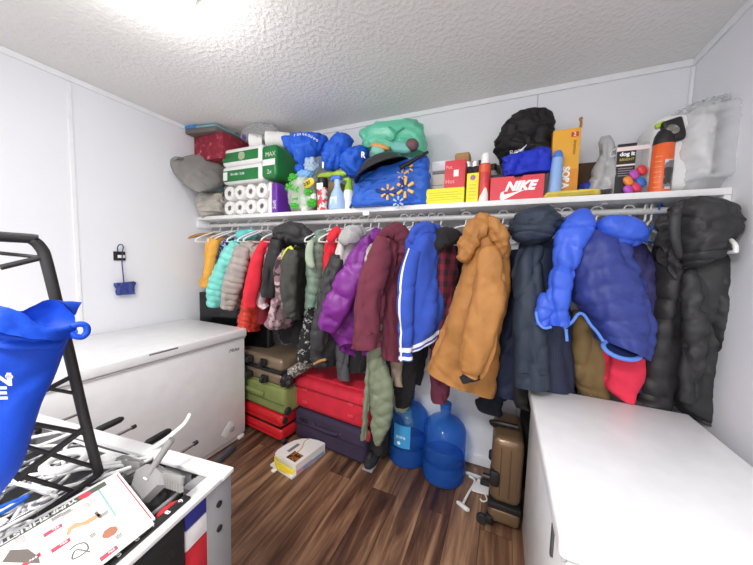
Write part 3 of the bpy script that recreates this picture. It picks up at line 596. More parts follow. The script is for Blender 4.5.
m = MB(); sweep(m, [(324, 169, 6, 1.74), (331, 161, 10.5, 1.75), (338, 150, 12.5, 1.76), (345, 139, 9.5, 1.77), (347, 134, 6, 1.77)], flat=.8, fold=.012, crump=.025, rounds=(.2, .2), open_end=False, seg=44); m.O('bag_body', BB, b2)
MB().box(Y(323, 165, 1.66), (.012, .003, .04), 0, .3).O('tag', LETTER, b2)
b3 = T('shopping_bag', 'blue bag with a white letter, rightmost of the three blue bags next to the wok', 'bag', Y(355, 172, 1.80))
m = MB(); body(m, [(350, 150, 364, 146, .4), (345, 154, 369, 152, 1), (343, 162, 368, 162, 1.1), (344, 170, 362, 174, 1), (348, 176, 360, 177, .5)], 1.78, 1.80, b=.08, fold=.012, crump=.03, open_end=False); m.O('bag_body', BB, b3)
MB().text('R', Y(361, 157, 1.69), (1, 0, -.3), (0, 0, 1), .05, .001, 0, .002).O('lettering', LETTER, b3)
m = MB(); blob(m, Y(311, 166, 1.74), (.05, .05, .06), 7, .5, 4); m.O('packet', clear('packet_film', '#bcd4ea', .8, .3), None, 'pale plastic packet showing under the leftmost blue bag', 'packet')
# box under the blue bags so they rest on something
MB().box((-1.42, 1.91, SZ+.13), (.5, .17, .258), .01).O('storage_carton', M('carton_brown', '#a58a6a', rough=.8), None, 'plain carton hidden behind the cleaning sprays and under the blue bags', 'box')
ba = T('clear_bag', 'clear bag of green and white cleaning refills at the left of the spray can', 'bag', Y(303, 211, 1.70))
rr = random.Random(3); GRN = plas('leaf_green', '#4dbb3e', rough=.4); YEL = plas('tag_yellow', '#e9c93c', rough=.5)
m = MB(); blob(m, Y(303, 195, 1.71)+V((0, 0, .005)), (.115, .06, .12), 9, .35, 4, p=3); m.O('film', clear('film_green', '#eaf3e6', .45, .15), ba)
for px, py in ((293, 178), (297, 190), (308, 192), (296, 199), (290, 187), (312, 203), (295, 205)):
    m = MB(); blob(m, Y(px, py, 1.665), (.03, .018, .022), px*.37, 1.3, 4); m.O('green_refill', GRN, ba)
for px, py in ((303, 200), (310, 186), (300, 181), (305, 207), (312, 197)):
    m = MB(); blob(m, Y(px, py, 1.69), (.032, .02, .03), px*.2, .5, 4); m.O('white_refill', WHITE, ba)
yt = MB(); blob(yt, Y(309, 183, 1.635), (.045, .01, .028), 2, .4, 4, axes=(V((.93, 0, .35)), V((0, 1, 0)), V((-.35, 0, .93)))); yt = yt.O('yellow_tag', YEL, ba)
MB().text('2/$5', Y(304, 186.5, 1.62), (.93, 0, .35), (-.35, 0, .93), .032, .001).O('lettering', INK, yt)
m = MB(); blob(m, Y(305, 175, 1.70), (.06, .04, .03), 12, .5, 4); m.O('blue_packet', plas('pale_blue', '#7fb4e6', rough=.3), ba)
m = MB(); blob(m, Y(334, 175, 1.79), (.15, .03, .02), 14, .5, 4); m.O('green_sponge', plas('lime_pack', '#b5d64a', rough=.4), None, 'lime green packet lying behind the spray bottles', 'packet')
def can(px, pyb, yy, r, h, nm, label, cat, parts):
    p = Y(px, pyb, yy); p = V((p.x, yy, SZ+.001)); t = T(nm, label, cat, p)
    for pn, prof, mt in parts: MB().lathe([(a*r, b*h) for a, b in prof], p, seg=26).O(pn, mt, t)
    return t, p
SPR = multi('can_print', [(0, '#d63848'), (.47, '#e4e2e2'), (.6, '#d8404c'), (.75, '#3b3b3f')], 22, .35)
t, p = can(322.5, 209, 1.685, .036, .225, 'spray_can', 'red and white spray can with a black cap', 'spray can', [('can_body', [(0, 0), (.95, 0), (1, .03), (1, .68), (.9, .73), (0, .73)], SPR), ('cap', [(0, .70), (1.02, .70), (1.02, .94), (.9, 1), (0, 1)], BLACK)])
MB().box(p+V((.0, -.036, .165)), (.05, .006, .04), .002).O('white_label', PAPER, t)
FEB = plas('bottle_blue', '#a9c8ee', rough=.25); t = T('spray_bottle', 'pale blue trigger spray bottle with a darker blue head', 'spray bottle', Y(337, 209, 1.67)); p = Y(337, 209, 1.67); p.z = SZ+.001
MB().lathe([(0, 0), (.045, 0), (.05, .012), (.048, .06), (.034, .115), (.02, .145), (.016, .17), (.019, .178), (.019, .2), (0, .2)], p, sx=1.2).O('bottle', FEB, t)
MB().box(p+V((-.005, -.0, .212)), (.075, .04, .03), .012, 0, 3).box(p+V((-.04, -.01, .2)), (.018, .02, .02), .006).O('trigger_head', plas('head_blue', '#4a78d8', rough=.35), t)
MB().box(p+V((0, -.044, .055)), (.055, .006, .05), .002).O('label', plas('label_pale', '#cfe0f4'), t)
t = T('spray_bottle', 'white bottle with a green pump top beside the pale blue spray bottle', 'spray bottle', Y(348, 207, 1.71)); p = Y(348.5, 207, 1.71); p.z = SZ+.001
MB().lathe([(0, 0), (.036, 0), (.038, .01), (.038, .11), (.03, .135), (0, .135)], p).O('bottle', WHITE, t)
MB().lathe([(0, .13), (.031, .13), (.026, .165), (.018, .18), (.02, .2), (.012, .215), (0, .215)], p).box(p+V((-.012, -.01, .205)), (.05, .025, .018), .006).O('pump_top', plas('lime', '#8fc23a', rough=.4), t)
# big blue shopper with a wok in it
bs_ = T('tote_bag', 'large blue shopping bag printed with yellow sunbursts, holding a black wok', 'bag', Y(392, 208, 1.72))
m = MB(); body(m, [(362, 178, 429, 157, .85), (357, 184, 430, 166, 1), (354, 194, 430, 182, 1), (353, 206, 430, 203, 1), (354, 209, 429, 206, .9)], 1.66, 1.70, b=.09, fold=.012, fw=8, ft=6, crump=.014, ex=3.2, open_start=True, open_end=False, seg=80, top=.85)
m.O('bag_body', nyl('shopper_blue', '#2a63c9', rough=.45, bs=16), bs_)
m = MB(); m.tube([Y(372, 189, 1.60), Y(384, 192, 1.585), Y(397, 191, 1.585), Y(402, 184, 1.59), Y(400, 174, 1.61)], .012, 8, 5); m.tube([Y(360, 182, 1.63), Y(356, 188, 1.615), Y(361, 186, 1.60), Y(356, 197, 1.61), Y(350, 208, 1.62)], .008, 8, 5); m.O('handle', plas('strap_navy', '#1d3f8f', rough=.6), bs_)
def burst(px, py, r, yy, mt):
    c = Y(px, py, yy); m = MB()
    for k in range(6):
        a = math.radians(90+60*k); d = V((math.cos(a), 0, math.sin(a))); s = V((-d.z, 0, d.x))
        o = c+d*r*.35; m.prism([o-s*r*.10, o+s*r*.10, c+d*r-(-s*r*.17), c+d*r*1.05, c+d*r-s*r*.17], (0, .012, 0))
    return m
SUN = plas('print_yellow', '#e6b65c', rough=.6)
for px, py, r, yy in ((387.5, 192, .044, 1.577), (405, 188, .054, 1.578), (402, 175, .035, 1.588), (408, 168, .03, 1.60)): burst(px, py, r, yy, SUN).O('sunburst', SUN, bs_)
burst(398, 202, .034, 1.582, None).O('sunburst', plas('print_pale', '#a9c6ee', rough=.6), bs_)
wk = T('wok', 'black wok lying upside down at a tilt in the top of the blue sunburst bag', 'pan', Y(390, 175, 1.72))
cW = Y(381, 171, 1.61); axw = V((-.33, -.12, .9)).normalized()
MB().lathe([(0, .085), (.05, .083), (.10, .066), (.14, .036), (.168, 0), (.175, -.004), (.168, -.006), (.13, .025), (0, .07)], cW, axw, 36).O('bowl', plas('wok_black', '#242425', rough=.4), wk)
MB().tube([Y(400, 168, 1.57), Y(412, 161, 1.60), Y(428, 152, 1.64)], [.014, .01, .008], 10, 4).O('handle', BLACK, wk)
tg = T('zip_bag', 'translucent teal zip bag stuffed with toys on top of the wok bag', 'bag', Y(395, 155, 1.83))
m = MB(); body(m, [(364, 131, 421, 122, .8), (362, 136, 424, 128, 1), (364, 144, 427, 142, 1), (368, 150, 427, 154, .9)], 1.80, 1.80, b=.1, fold=.012, crump=.025, ex=3.5, open_end=False, top=.7); m.O('bag_body', clear('teal_film', '#7fe3c4', .6, .3, .4, 20), tg)
MB().tube([Y(389, 127, 1.69), Y(395, 133, 1.685), Y(392, 140, 1.685), Y(386, 137, 1.685)], .008, 8, 4).tube([Y(395, 133, 1.685), Y(404, 127, 1.69)], .007, 8, 3).O('tie', plas('tie_teal', '#37a585'), tg)
for nm, px, py, r, cl in (('orange_toy', 380, 147, (.07, .03, .018), '#d99a5c'), ('teal_toy', 378, 151, (.05, .03, .03), '#79bfae'), ('teal_toy', 401, 148, (.07, .03, .035), '#6fb8b0'), ('brown_toy', 412, 145, (.04, .03, .035), '#6b4a50')):
    m = MB(); blob(m, Y(px, py, 1.715), r, px, .15, 2, axes=(V((.95, 0, -.3)), V((0, 1, 0)), V((.3, 0, .95)))); m.O(nm, plas(nm, cl, rough=.5), tg)
MB().box((-.80, 1.94, SZ+.16), (.28, .12, .318), .01).O('storage_carton', M('carton_tan', '#9c8468', rough=.8), None, 'plain carton hidden behind the sunburst bag and holding up the teal bag', 'box')
# boxes right of the shopper
ws_ = T('paper_stack', 'stack of white packets behind the yellow box and beside the blue shopper', 'paper', Y(440, 195, 1.78))
a, ex_, n_ = frame((431, 190), (449, 190), 1.76, 1.76, SZ+.001)
hh = 0
for k, (h_, c_) in enumerate(((.075, '#e8e6e2'), (.06, '#d8d6d2'), (.068, '#dcdad0'), (.016, '#8f8f90'), (.06, '#e4e6ee'))): MB().obox(a+zz*hh+V((.003*(k % 2), 0, 0)), ex_, -n_*.12, zz*(h_-.002), .004).O('packet', plas('pk%d' % k, c_, rough=.7), ws_); hh += h_
YB1 = plas('box_yellow', '#ece53c', rough=.55)
yb = T('carton', 'low yellow box at the shelf edge under the red box', 'box', Y(444, 207, 1.66))
a, ex_, n_, h1 = pbox(MB(), (425.5, 207), (463.5, 204), (444, 188), 1.655, 1.655, SZ+.001, .1)
MB().obox(a, ex_, -n_*.1, zz*h1, .003).O('box_body', YB1, yb)
m = MB(); u_ = ex_.normalized()
for k in range(4): m.obox(a+u_*.02+n_*.001+zz*(.022+.013*k), u_*(ex_.length*(.75 if k % 2 else .85)), -n_*.0008, zz*.003)
m.O('print', plas('print_olive', '#c6c03a', rough=.7), yb)
rbx = T('carton', 'red box with a small white label standing on the low yellow box', 'box', Y(455, 188, 1.68))
a2, e2, n2, h2 = pbox(MB(), (444, 187), (464.5, 186), (455, 160), 1.665, 1.665, SZ+h1+.002, .09)
MB().obox(a2, e2, -n2*.085, zz*h2, .003).O('box_body', plas('box_red', '#d2424c', rough=.55), rbx)
u2 = e2.normalized(); MB().obox(a2+u2*e2.length*.45+n2*.001+zz*h2*.4, u2*.027, -n2*.001, zz*.036).O('white_label', PAPER, rbx)
MB().text('Hot', a2+u2*.006+n2*.0006+zz*h2*.16, u2, zz, .032, .0005).text('Pot', a2+u2*.006+n2*.0006+zz*h2*.7, u2, zz, .026, .0005).O('lettering', plas('letter_pink', '#f0a8ac'), rbx)
a3, e3, n3 = frame((453, 190), (468, 190), 1.84, 1.84, SZ+.001); h3 = Y(460, 152.5, 1.84).z-SZ
MB().obox(a3, e3, -n3*.1, zz*h3, .012, 3).O('wooden_box', M('kraft', '#b48a5a', rough=.7), None, 'tall tan wooden box behind the red box', 'box')
yb2 = T('carton', 'narrow upright yellow box with a small purple emblem between the red box and the can', 'box', Y(471, 204, 1.66))
a4, e4, n4, h4 = pbox(MB(), (465.5, 204), (477.5, 203), (471, 173), 1.655, 1.655, SZ+.001, .08)
MB().obox(a4, e4, -n4*.08, zz*h4, .003).O('box_body', YB1, yb2)
MB().lathe([(0, 0), (.014, 0), (.014, .001), (0, .001)], a4+e4*.5+n4*.0002+zz*h4*.84, n4, 18).O('emblem', plas('emblem_purple', '#8a4a8e'), yb2)
m = MB(); u4 = e4.normalized()
for k in range(5): m.obox(a4+u4*.012+n4*.001+zz*(.02+.018*k), u4*(e4.length-.025), -n4*.0008, zz*.003)
m.O('print', plas('print_olive2', '#c6c03a', rough=.7), yb2)
for px, lb in ((467.5, 'dark glass jar behind the narrow yellow box, left of two'), (474.5, 'dark glass jar behind the narrow yellow box, right of two')):
    p = Y(px, 195, 1.80); p.z = SZ+.001; t = T('jar', lb, 'jar', p, 'dark jars behind the yellow box')
    MB().lathe([(0, 0), (.028, 0), (.03, .01), (.03, .215), (.024, .235), (0, .235)], p).O('glass', plas('dark_glass', '#3a3836', rough=.2), t)
    MB().lathe([(0, .23), (.027, .23), (.027, .26), (0, .26)], p).O('lid', CHROME, t)
t, p = can(483, 203, 1.68, .031, .26, 'spray_can', 'tall red can with white stripes and a white spray nozzle by the narrow yellow box', 'spray can', [('can_body', [(0, 0), (.95, 0), (1, .02), (1, .74), (.9, .78), (0, .78)], multi('can_red', [(0, '#c93a3c'), (.5, '#d8423c'), (.56, '#ece9e8')], 9, .35, sx=(1, 1, .4))), ('collar', [(0, .60), (1.02, .6), (1.02, .76), (0, .76)], plas('orange_band', '#d8562c')), ('nozzle', [(0, .77), (.72, .77), (.74, .92), (.55, 1), (0, 1)], WHITE)])
for k, (px, rr_, h_, cl, lb) in enumerate(((492, .034, .25, '#a9a8a6', 'grey bottle standing behind the tall red can'), (501, .036, .215, '#55575c', 'dark grey bottle behind the red shoe box'), (478, .022, .28, '#262628', 'thin black bottle behind the tall red can'))):
    p = Y(px, 195, 1.84); p.z = SZ+.001; t = T('bottle', lb, 'bottle', p)
    MB().lathe([(0, 0), (rr_, 0), (rr_, h_*.7), (rr_*.5, h_*.82), (rr_*.4, h_*.86), (0, h_*.86)], p).O('glass', plas('bt%d' % k, cl, rough=.3), t)
    MB().lathe([(0, h_*.85), (rr_*.5, h_*.85), (rr_*.5, h_), (0, h_)], p).O('cap', BLACK, t)
# red shoe box
nb_ = T('shoe_box', 'red shoe box with white lettering and a white swoosh lying on the shelf edge', 'shoe box', Y(516, 200, 1.68))
a5, e5, n5 = frame((489.5, 202), (543, 199), 1.65, 1.65, SZ+.001); u5 = e5.normalized(); L5 = e5.length; h5 = Y(516, 176, 1.65).z-SZ
REDB = plas('box_nike_red', '#d63a48', rough=.5)
MB().prism([a5, a5+e5, a5+e5+zz*h5, a5+u5*L5*.62+zz*h5, a5+u5*L5*.58+zz*(h5-.018), a5+u5*L5*.48+zz*(h5-.018), a5+u5*L5*.44+zz*h5, a5+zz*h5], -n5*.006).O('front_panel', REDB, nb_, smooth=0)
MB().obox(a5-n5*.0065, e5, -n5*.2, zz*(h5-.004), .003).O('box_body', plas('box_red_dark', '#b02c3a', rough=.6), nb_)
MB().text('NIKE', a5+u5*L5*.285+n5*.0008+zz*h5*.40, u5, zz, .062, .0008, .35, .0035).O('lettering', LETTER, nb_)
sw = [(.02, .36), (.03, .30), (.07, .19), (.13, .17), (.2, .22), (.55, .44)]
sw2 = [(.2, .32), (.13, .30), (.105, .34), (.10, .42), (.08, .40)]
pts = spline([V((x, y, 0)) for x, y in [(.21, .33), (.20, .10), (.25, .02), (.36, .10), (.52, .27), (.73, .45)]], 5)+spline([V((x, y, 0)) for x, y in [(.73, .45), (.5, .33), (.34, .26), (.285, .25), (.27, .33), (.285, .40)]], 5)
MB().prism([a5+u5*L5*p.x+n5*.0006+zz*h5*(p.y) for p in pts], -n5*.0012).O('swoosh', LETTER, nb_, smooth=0)
m = MB(); body(m, [(503, 158, 548, 146, .4), (502, 163, 551, 151, .9), (502, 172, 551, 163, 1), (503, 178, 550, 172, .8)], 1.72, 1.74, b=.07, fold=.014, crump=.03, ex=3, open_end=False, seg=64); m.O('folded_jacket', nyl('royal_blue', '#2438c4', rough=.6), None, 'bright blue bundled nylon cloth lying on the red shoe box', 'cloth')
m = MB(); m.box((.02, 1.80, SZ+.125), (.26, .14, .075), .02, .05); m.O('dark_pouch', nyl('dark_pouch', '#47494c'), None, 'dark grey pouch under the bright blue cloth bundle behind the shoe box', 'pouch')
bb_ = T('duffel_bag', 'bulky black gym bag with a small white emblem above the red shoe box', 'bag', Y(523, 160, 1.85))
m = MB(); body(m, [(520, 117, 536, 113, .4), (507, 121, 549, 117, .9), (498, 131, 552, 128, 1.0), (494, 143, 553, 141, 1.0), (496, 154, 552, 156, 1.0), (500, 164, 550, 168, .6)], 1.84, 1.86, b=.13, fold=.02, fw=9, ft=8, crump=.03, crease=.014, open_end=False, seg=80, sub=12); m.O('bag_body', nyl('bag_black', '#1b1a1b', rough=.65, bs=30), bb_)
c = Y(514, 151.5, 1.695)
MB().text('Reps', c+V((-.02, 0, -.02)), (.95, .1, .3), (-.3, 0, .95), .036, .001, .2).O('lettering', plas('grey_letter', '#b9b9bb'), bb_)
MB().prism([Y(*q, 1.69) for q in ((513, 153), (517, 153), (527, 144), (521, 151))], (0, .02, 0)).O('emblem', LETTER, bb_)
MB().tube([Y(507, 120, 1.74), Y(511, 117, 1.735), Y(516, 115, 1.74)], .005, 8, 4).tube([Y(523, 118, 1.73), Y(527, 117, 1.73)], .005, 8, 4).O('reflective_cord', plas('cord_grey', '#c9c9cb'), bb_)
MB().box((.03, 1.93, SZ+.13), (.3, .1, .26), .01).O('storage_carton', M('carton_dark', '#4a4340', rough=.8), None, 'dark carton behind the shoe box and under the black gym bag', 'box')
# tall yellow box
yl = T('tall_box', 'tall yellow-orange box with white sideways lettering standing at a slight tilt', 'box', Y(562, 195, 1.72))
a6, e6, n6 = frame((549, 195), (576.5, 194), 1.745, 1.745, SZ+.002); u6 = e6.normalized(); L6 = e6.length
tr = Y(582, 119.5, 1.745)-Y(576.6, 193, 1.745); up6 = V((tr.x*.35, 0, tr.z)); up6n = up6.normalized()
YO = plas('box_orange_yellow', '#e8ab3a', rough=.5)
MB().obox(a6, e6, -n6*.075, up6, .003).O('box_body', YO, yl)
MB().obox(a6+n6*.0008+up6*.02, e6, -n6*.001, up6*.42).O('orange_panel', plas('box_orange', '#dd9124', rough=.5), yl)
q = a6+u6*L6*.42+up6*.60; MB().text('SOBA', a6+u6*L6*.44+up6*.475+n6*.001, -up6n, u6, .043, .0008, 0, .002).O('lettering', LETTER, yl)
MB().obox(a6+u6*L6*.66+up6*.88+n6*.0008, u6*L6*.26, -n6*.001, up6*.065).O('red_badge', plas('badge_red', '#cc3f30'), yl)
MB().text('2', a6+u6*L6*.73+up6*.89+n6*.0013, u6, up6n, .026, .0006).O('badge_lettering', LETTER, yl)
MB().text('tiramisu', a6+u6*L6*.76+up6*.84+n6*.001, -up6n, u6, .022, .0006, .3).O('script_lettering', plas('script_brown', '#8a5c1c'), yl)
MB().tube([a6+e6*.97+up6*1.0+V((0, .01, 0)), a6+e6*.97+up6*1.06, a6+e6*.93+up6*1.12, a6+e6*.98+up6*1.11, a6+e6*.9+up6*1.10], .006, 8, 3).O('cord_tag', M('jute', '#a5763e', rough=.9), yl)
st = T('air_freshener', 'pale blue slim bottle with a darker blue rounded top leaning on the tall yellow box', 'bottle', Y(554, 192, 1.69))
pb, pt_ = Y(554, 191, 1.69), Y(558.5, 151, 1.70); pb.z = SZ+.014
MB().tube([pb, pb.lerp(pt_, .12), pb.lerp(pt_, .5), pb.lerp(pt_, .85)], [.034, .037, .031, .024], 20, 3).O('bottle', plas('bottle_sky', '#8fb2e4', rough=.3), st)
MB().tube([pb.lerp(pt_, .84), pb.lerp(pt_, .92), pb.lerp(pt_, .97), pt_], [.026, .029, .026, .012], 20, 3).O('cap', plas('cap_blue', '#4c7fd0', rough=.35), st)
yf = MB(); body(yf, [(545, 193.5, 600, 189.5, .8), (543, 196, 601, 191.5, 1), (543, 199, 600, 194, .6)], 1.665, 1.665, b=.035, fold=.003, open_end=False, ex=3); yf.O('folded_cloth', fab('yellow_cloth', '#dcc858'), None, 'thin yellow folded cloth lying on the shelf edge before the tall yellow box', 'cloth')
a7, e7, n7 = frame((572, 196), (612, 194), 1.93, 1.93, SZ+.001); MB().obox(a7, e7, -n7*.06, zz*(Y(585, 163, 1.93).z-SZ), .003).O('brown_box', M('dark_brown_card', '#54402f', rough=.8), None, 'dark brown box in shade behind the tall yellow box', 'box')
m = MB(); blob(m, Y(590, 189, 1.80), (.05, .04, .03), 4, .4, 4); m.O('blue_cloth', nyl('deep_blue', '#2c3fae'), None, 'small deep blue cloth peeking out beside the grey plastic bag', 'cloth')
m = MB(); body(m, [(602, 137, 610, 136, .3), (598, 147, 613, 146, .9), (595, 163, 614, 162, 1.2), (589, 182, 615, 180, 1.5), (585, 193, 615, 191, 1.4)], 1.80, 1.80, b=.045, fold=.012, fw=16, crump=.012, crease=.01, open_end=False); m.O('plastic_bag', clear('grey_film', '#c4c4c6', .72, .3), None, 'grey plastic bag slumped beside the dog toy packet', 'bag')
# dog toy packet
dt = T('toy_packet', 'clear packet of coloured dog toys with a black printed card', 'toy', Y(630, 194, 1.72))
a8, e8, n8 = frame((612, 194), (650, 192), 1.735, 1.735, SZ+.001); u8 = e8.normalized(); L8 = e8.length; h8 = Y(631, 143, 1.735).z-SZ
MB().obox(a8, e8, -n8*.06, zz*h8, .006).O('clear_box', CLR, dt)
kd = MB().obox(a8+u8*.006+n8*.001+zz*.004, u8*L8*.5, -n8*.002, zz*(h8-.006)).O('printed_card', plas('card_black', '#232125', rough=.5), dt)
MB().obox(a8+u8*.004+n8*.002+zz*h8*.86, u8*L8*.98, -n8*.002, zz*h8*.075).obox(a8+u8*.006+n8*.002+zz*h8*.585, u8*L8*.5, -n8*.001, zz*h8*.03).O('white_band', plas('band_pink', '#f0dede'), kd)
MB().text('dog it', a8+u8*.016+n8*.0025+zz*h8*.77, u8, zz, .024, .0006, 0, .001).O('lettering', LETTER, kd)
MB().text('BRIGHT', a8+u8*.016+n8*.0025+zz*h8*.68, u8, zz, .016, .0006).O('yellow_lettering', plas('letter_yellow', '#d9cf3c'), kd)
m = MB()
for k in range(4): m.obox(a8+u8*.014+n8*.0025+zz*(h8*.53-.011*k), u8*(.055-.006*(k % 2)), -n8*.0004, zz*.004)
m.O('small_print', plas('print_mid', '#8d8a90'), kd)
for px, py, cl in ((642, 170, '#d63a3c'), (634, 174.5, '#b14cb0'), (628, 181, '#e88a3a'), (641, 182, '#2f6fc4'), (636, 187.5, '#d23a5c'), (628, 190, '#b24cc0')):
    m = MB(); blob(m, Y(px, py, 1.722), (.017, .012, .024), px, .06, 2, axes=(V((.85, 0, .5)), V((0, 1, 0)), V((-.5, 0, .85)))); m.O('coloured_toy', plas('toy', cl, rough=.35), dt)
MB().tube([a8+u8*-.0+zz*h8*.92, a8-u8*.018+zz*h8*.88, a8-u8*.018+zz*h8*.78, a8+zz*h8*.8], .004, 8, 4).O('hang_loop', CLR2, dt)
# orange bottle
ob = T('repellent_bottle', 'orange bottle with a black domed cap and dark label beside the toy packet', 'bottle', Y(659, 191, 1.70)); p = Y(659, 191, 1.69); p.z = SZ+.001
rB = .037; hB = Y(659, 146, 1.69).z-SZ
MB().lathe([(0, 0), (rB*.96, 0), (rB, .01), (rB, hB), (rB*.96, hB+.004), (0, hB+.004)], p, seg=32).O('bottle', plas('bottle_orange', '#e8642c', rough=.35), ob)
MB().lathe([(0, hB), (rB*1.0, hB), (rB*1.0, hB+.014), (rB*.9, hB+.04), (rB*.62, hB+.062), (0, hB+.07)], p, seg=32).O('cap', BLACK, ob)
lb = MB(); n_ = 10; vs = []
for k in range(n_+1):
    a = math.radians(-95+95*k/n_); d = V((math.cos(a), math.sin(a), 0)); vs += [p+d*(rB+.001)+zz*.012, p+d*(rB+.001)+zz*hB*.66]
lb.add(vs, [[2*k, 2*k+2, 2*k+3, 2*k+1] for k in range(n_)]); lbo = lb.O('label', multi('label_dark', [(0, '#3d3a3c'), (.45, '#77757a'), (.56, '#c9c6c6')], 18, .4), ob)
m = MB()
for k in range(7): m.obox(p+V((-.033, -rB*.64-.004, .02+.022*k)), (.02, -.010, 0), (0, .002, 0), (0, 0, .003))
m.O('print_lines', plas('print_orange', '#f09a58'), ob)
t = T('work_light', 'small square black work light resting on top of the orange bottle', 'lamp', Y(673, 131, 1.69))
cL = Y(673, 131, 1.685); ax_ = (V((.95, 0, .25)).normalized(), V((-.25, 0, .95)).normalized())
MB().obox(cL-ax_[0]*.034-ax_[1]*.05+V((0, -.02, 0)), ax_[0]*.068, (0, .05, 0), ax_[1]*.10, .012, 3).O('housing', BLACK, t)
MB().lathe([(0, 0), (.024, 0), (.024, .004), (.02, .006), (0, .004)], cL+V((-.008, -.02, -.0)), (-.25, -1, 0), 20, .7).O('lens', plas('lens_grey', '#6f6c66', rough=.2), t)
MB().obox(cL+V((-.055, 0, .02)), (.03, 0, .012), (0, .02, 0), (-.006, 0, .02), .004).O('green_clip', plas('clip_green', '#a7c832'), t)
# bag of bedding
bd = T('bedding_bag', 'large clear zipped bag with white bedding at the right end of the shelf', 'bag', Y(700, 186, 1.80))
MB().obox((.585, 1.68, SZ+.012), (.215, .02, 0), (-.01, .24, 0), (0, 0, .335), .05, 5).O('white_bedding', fab('bedding_white', '#e9e9ea', var=.02), bd)
m = MB(); body(m, [(679, 116, 728, 106, .5), (676, 120, 727, 110, .9), (674, 140, 725, 130, 1), (673, 165, 724, 158, 1), (673, 184, 722, 181, 1), (675, 187, 720, 184, .8)], 1.74, 1.78, b=.13, fold=.012, ft=5, crump=.02, ex=4.5, open_end=False, seg=72); m.O('film', clear('bag_film', '#f4f5f6', .33, .15, .8, 14), bd)
m = MB(); blob(m, Y(701, 112, 1.76)+V((0, 0, .01)), (.10, .06, .022), 5, 1.2, 5, axes=(V((.97, 0, .22)), V((0, 1, 0)), V((-.22, 0, .97)))); m.O('crumpled_top', CLR2, bd)
# ------------------------------------------------------------------ clothes on the rod
def G(name, label, px, py, y, cat='jacket', group=None): return T(name, label, cat, Y(px, py, y), group)
def B(rows, yL, yR, name, mat, par, b=.06, **k): return body(MB(), rows, yL, yR, b, **k).O(name, mat, par)
def S(path, name, mat, par, **k): return sweep(MB(), path, **k).O(name, mat, par)
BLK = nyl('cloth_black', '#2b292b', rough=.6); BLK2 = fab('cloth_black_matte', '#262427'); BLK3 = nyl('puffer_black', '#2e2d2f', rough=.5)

# yellow jacket
g = G('fleece_jacket', 'mustard yellow jacket at the left end of the rod', 212, 288, 1.62)
B([(209, 238, 222, 236), (206, 247, 223, 245), (204, 262, 222, 262), (203, 275, 220, 275), (202, 287, 214, 288)], 1.56, 1.70, 'jacket_body', fab('mustard', '#e3a545'), g, b=.06, fold=.012, ft=3)
S([(216, 240, 4.5, 1.55), (212, 255, 5, 1.53), (209, 272, 5, 1.52), (206.5, 286, 5, 1.52)], 'sleeve', fab('mustard2', '#e6a94a'), g, fold=.008)
g = G('shirt', 'blue and white patterned shirt between the yellow and turquoise jackets', 222, 268, 1.7, 'shirt')
B([(224, 239, 234, 237), (221, 248, 232, 248), (219, 258, 229, 258), (218, 267, 226, 268)], 1.60, 1.78, 'shirt_body', multi('blue_print', [(0, '#28408f'), (.5, '#dfe4ee'), (.56, '#3a55a4')], 30), g, b=.04, fold=.012)
# turquoise puffer
TQ = nyl('turquoise', '#7fd8cd', rough=.45); TQ2 = nyl('turquoise_lining', '#6fcfd0', rough=.5)
g = G('puffer_jacket', 'light turquoise quilted puffer jacket near the left end of the rod', 222, 308, 1.6)
B([(238, 239, 262, 233), (232, 246, 264, 243), (226, 264, 262, 264), (224, 285, 256, 290), (224, 304, 250, 312)], 1.60, 1.92, 'jacket_body', TQ, g, b=.055, quilt=.055, qa=.013)
S([(237, 243, 6, 1.57), (229, 256, 8.5, 1.54), (221, 275, 9.5, 1.52), (216, 292, 9.2, 1.515), (214, 306, 7, 1.52)], 'sleeve', TQ, g, quilt=.05, qa=.013, flat=.9)
S([(236, 237, 4, 1.60), (246, 235, 5, 1.66), (258, 234, 4, 1.74)], 'collar', TQ2, g, rounds=(.3, .3), open_end=False)
# grey puffer
GP = nyl('warm_grey', '#aaa29d', rough=.5)
g = G('puffer_jacket', 'warm grey quilted hooded puffer jacket beside the turquoise one', 235, 310, 1.62)
B([(242, 242, 266, 236), (238, 252, 268, 248), (236, 270, 262, 268), (232, 290, 256, 292), (230, 306, 250, 311)], 1.58, 1.90, 'jacket_body', GP, g, b=.055, quilt=.05, qa=.013)
S([(243, 247, 7, 1.55), (239, 262, 9.5, 1.52), (234, 280, 10, 1.505), (230, 297, 8.8, 1.50), (228, 308, 6.5, 1.51)], 'sleeve', GP, g, quilt=.045, qa=.013, flat=.9)
S([(240, 244, 5, 1.58), (247, 249, 8.5, 1.60), (255, 253, 8, 1.62), (261, 245, 5, 1.66)], 'hood', GP, g, rounds=(.3, .3), open_end=False, crump=.02)
g = G('puffer_vest', 'navy vest hem showing below the red sleeve beside the black flat panel', 243, 326, 1.72, 'vest')
B([(246, 270, 262, 266), (240, 300, 262, 300), (237, 315, 258, 318), (237, 324, 258, 328)], 1.66, 1.9, 'vest_body', nyl('navy_dark', '#232a48'), g, b=.04, quilt=.06)
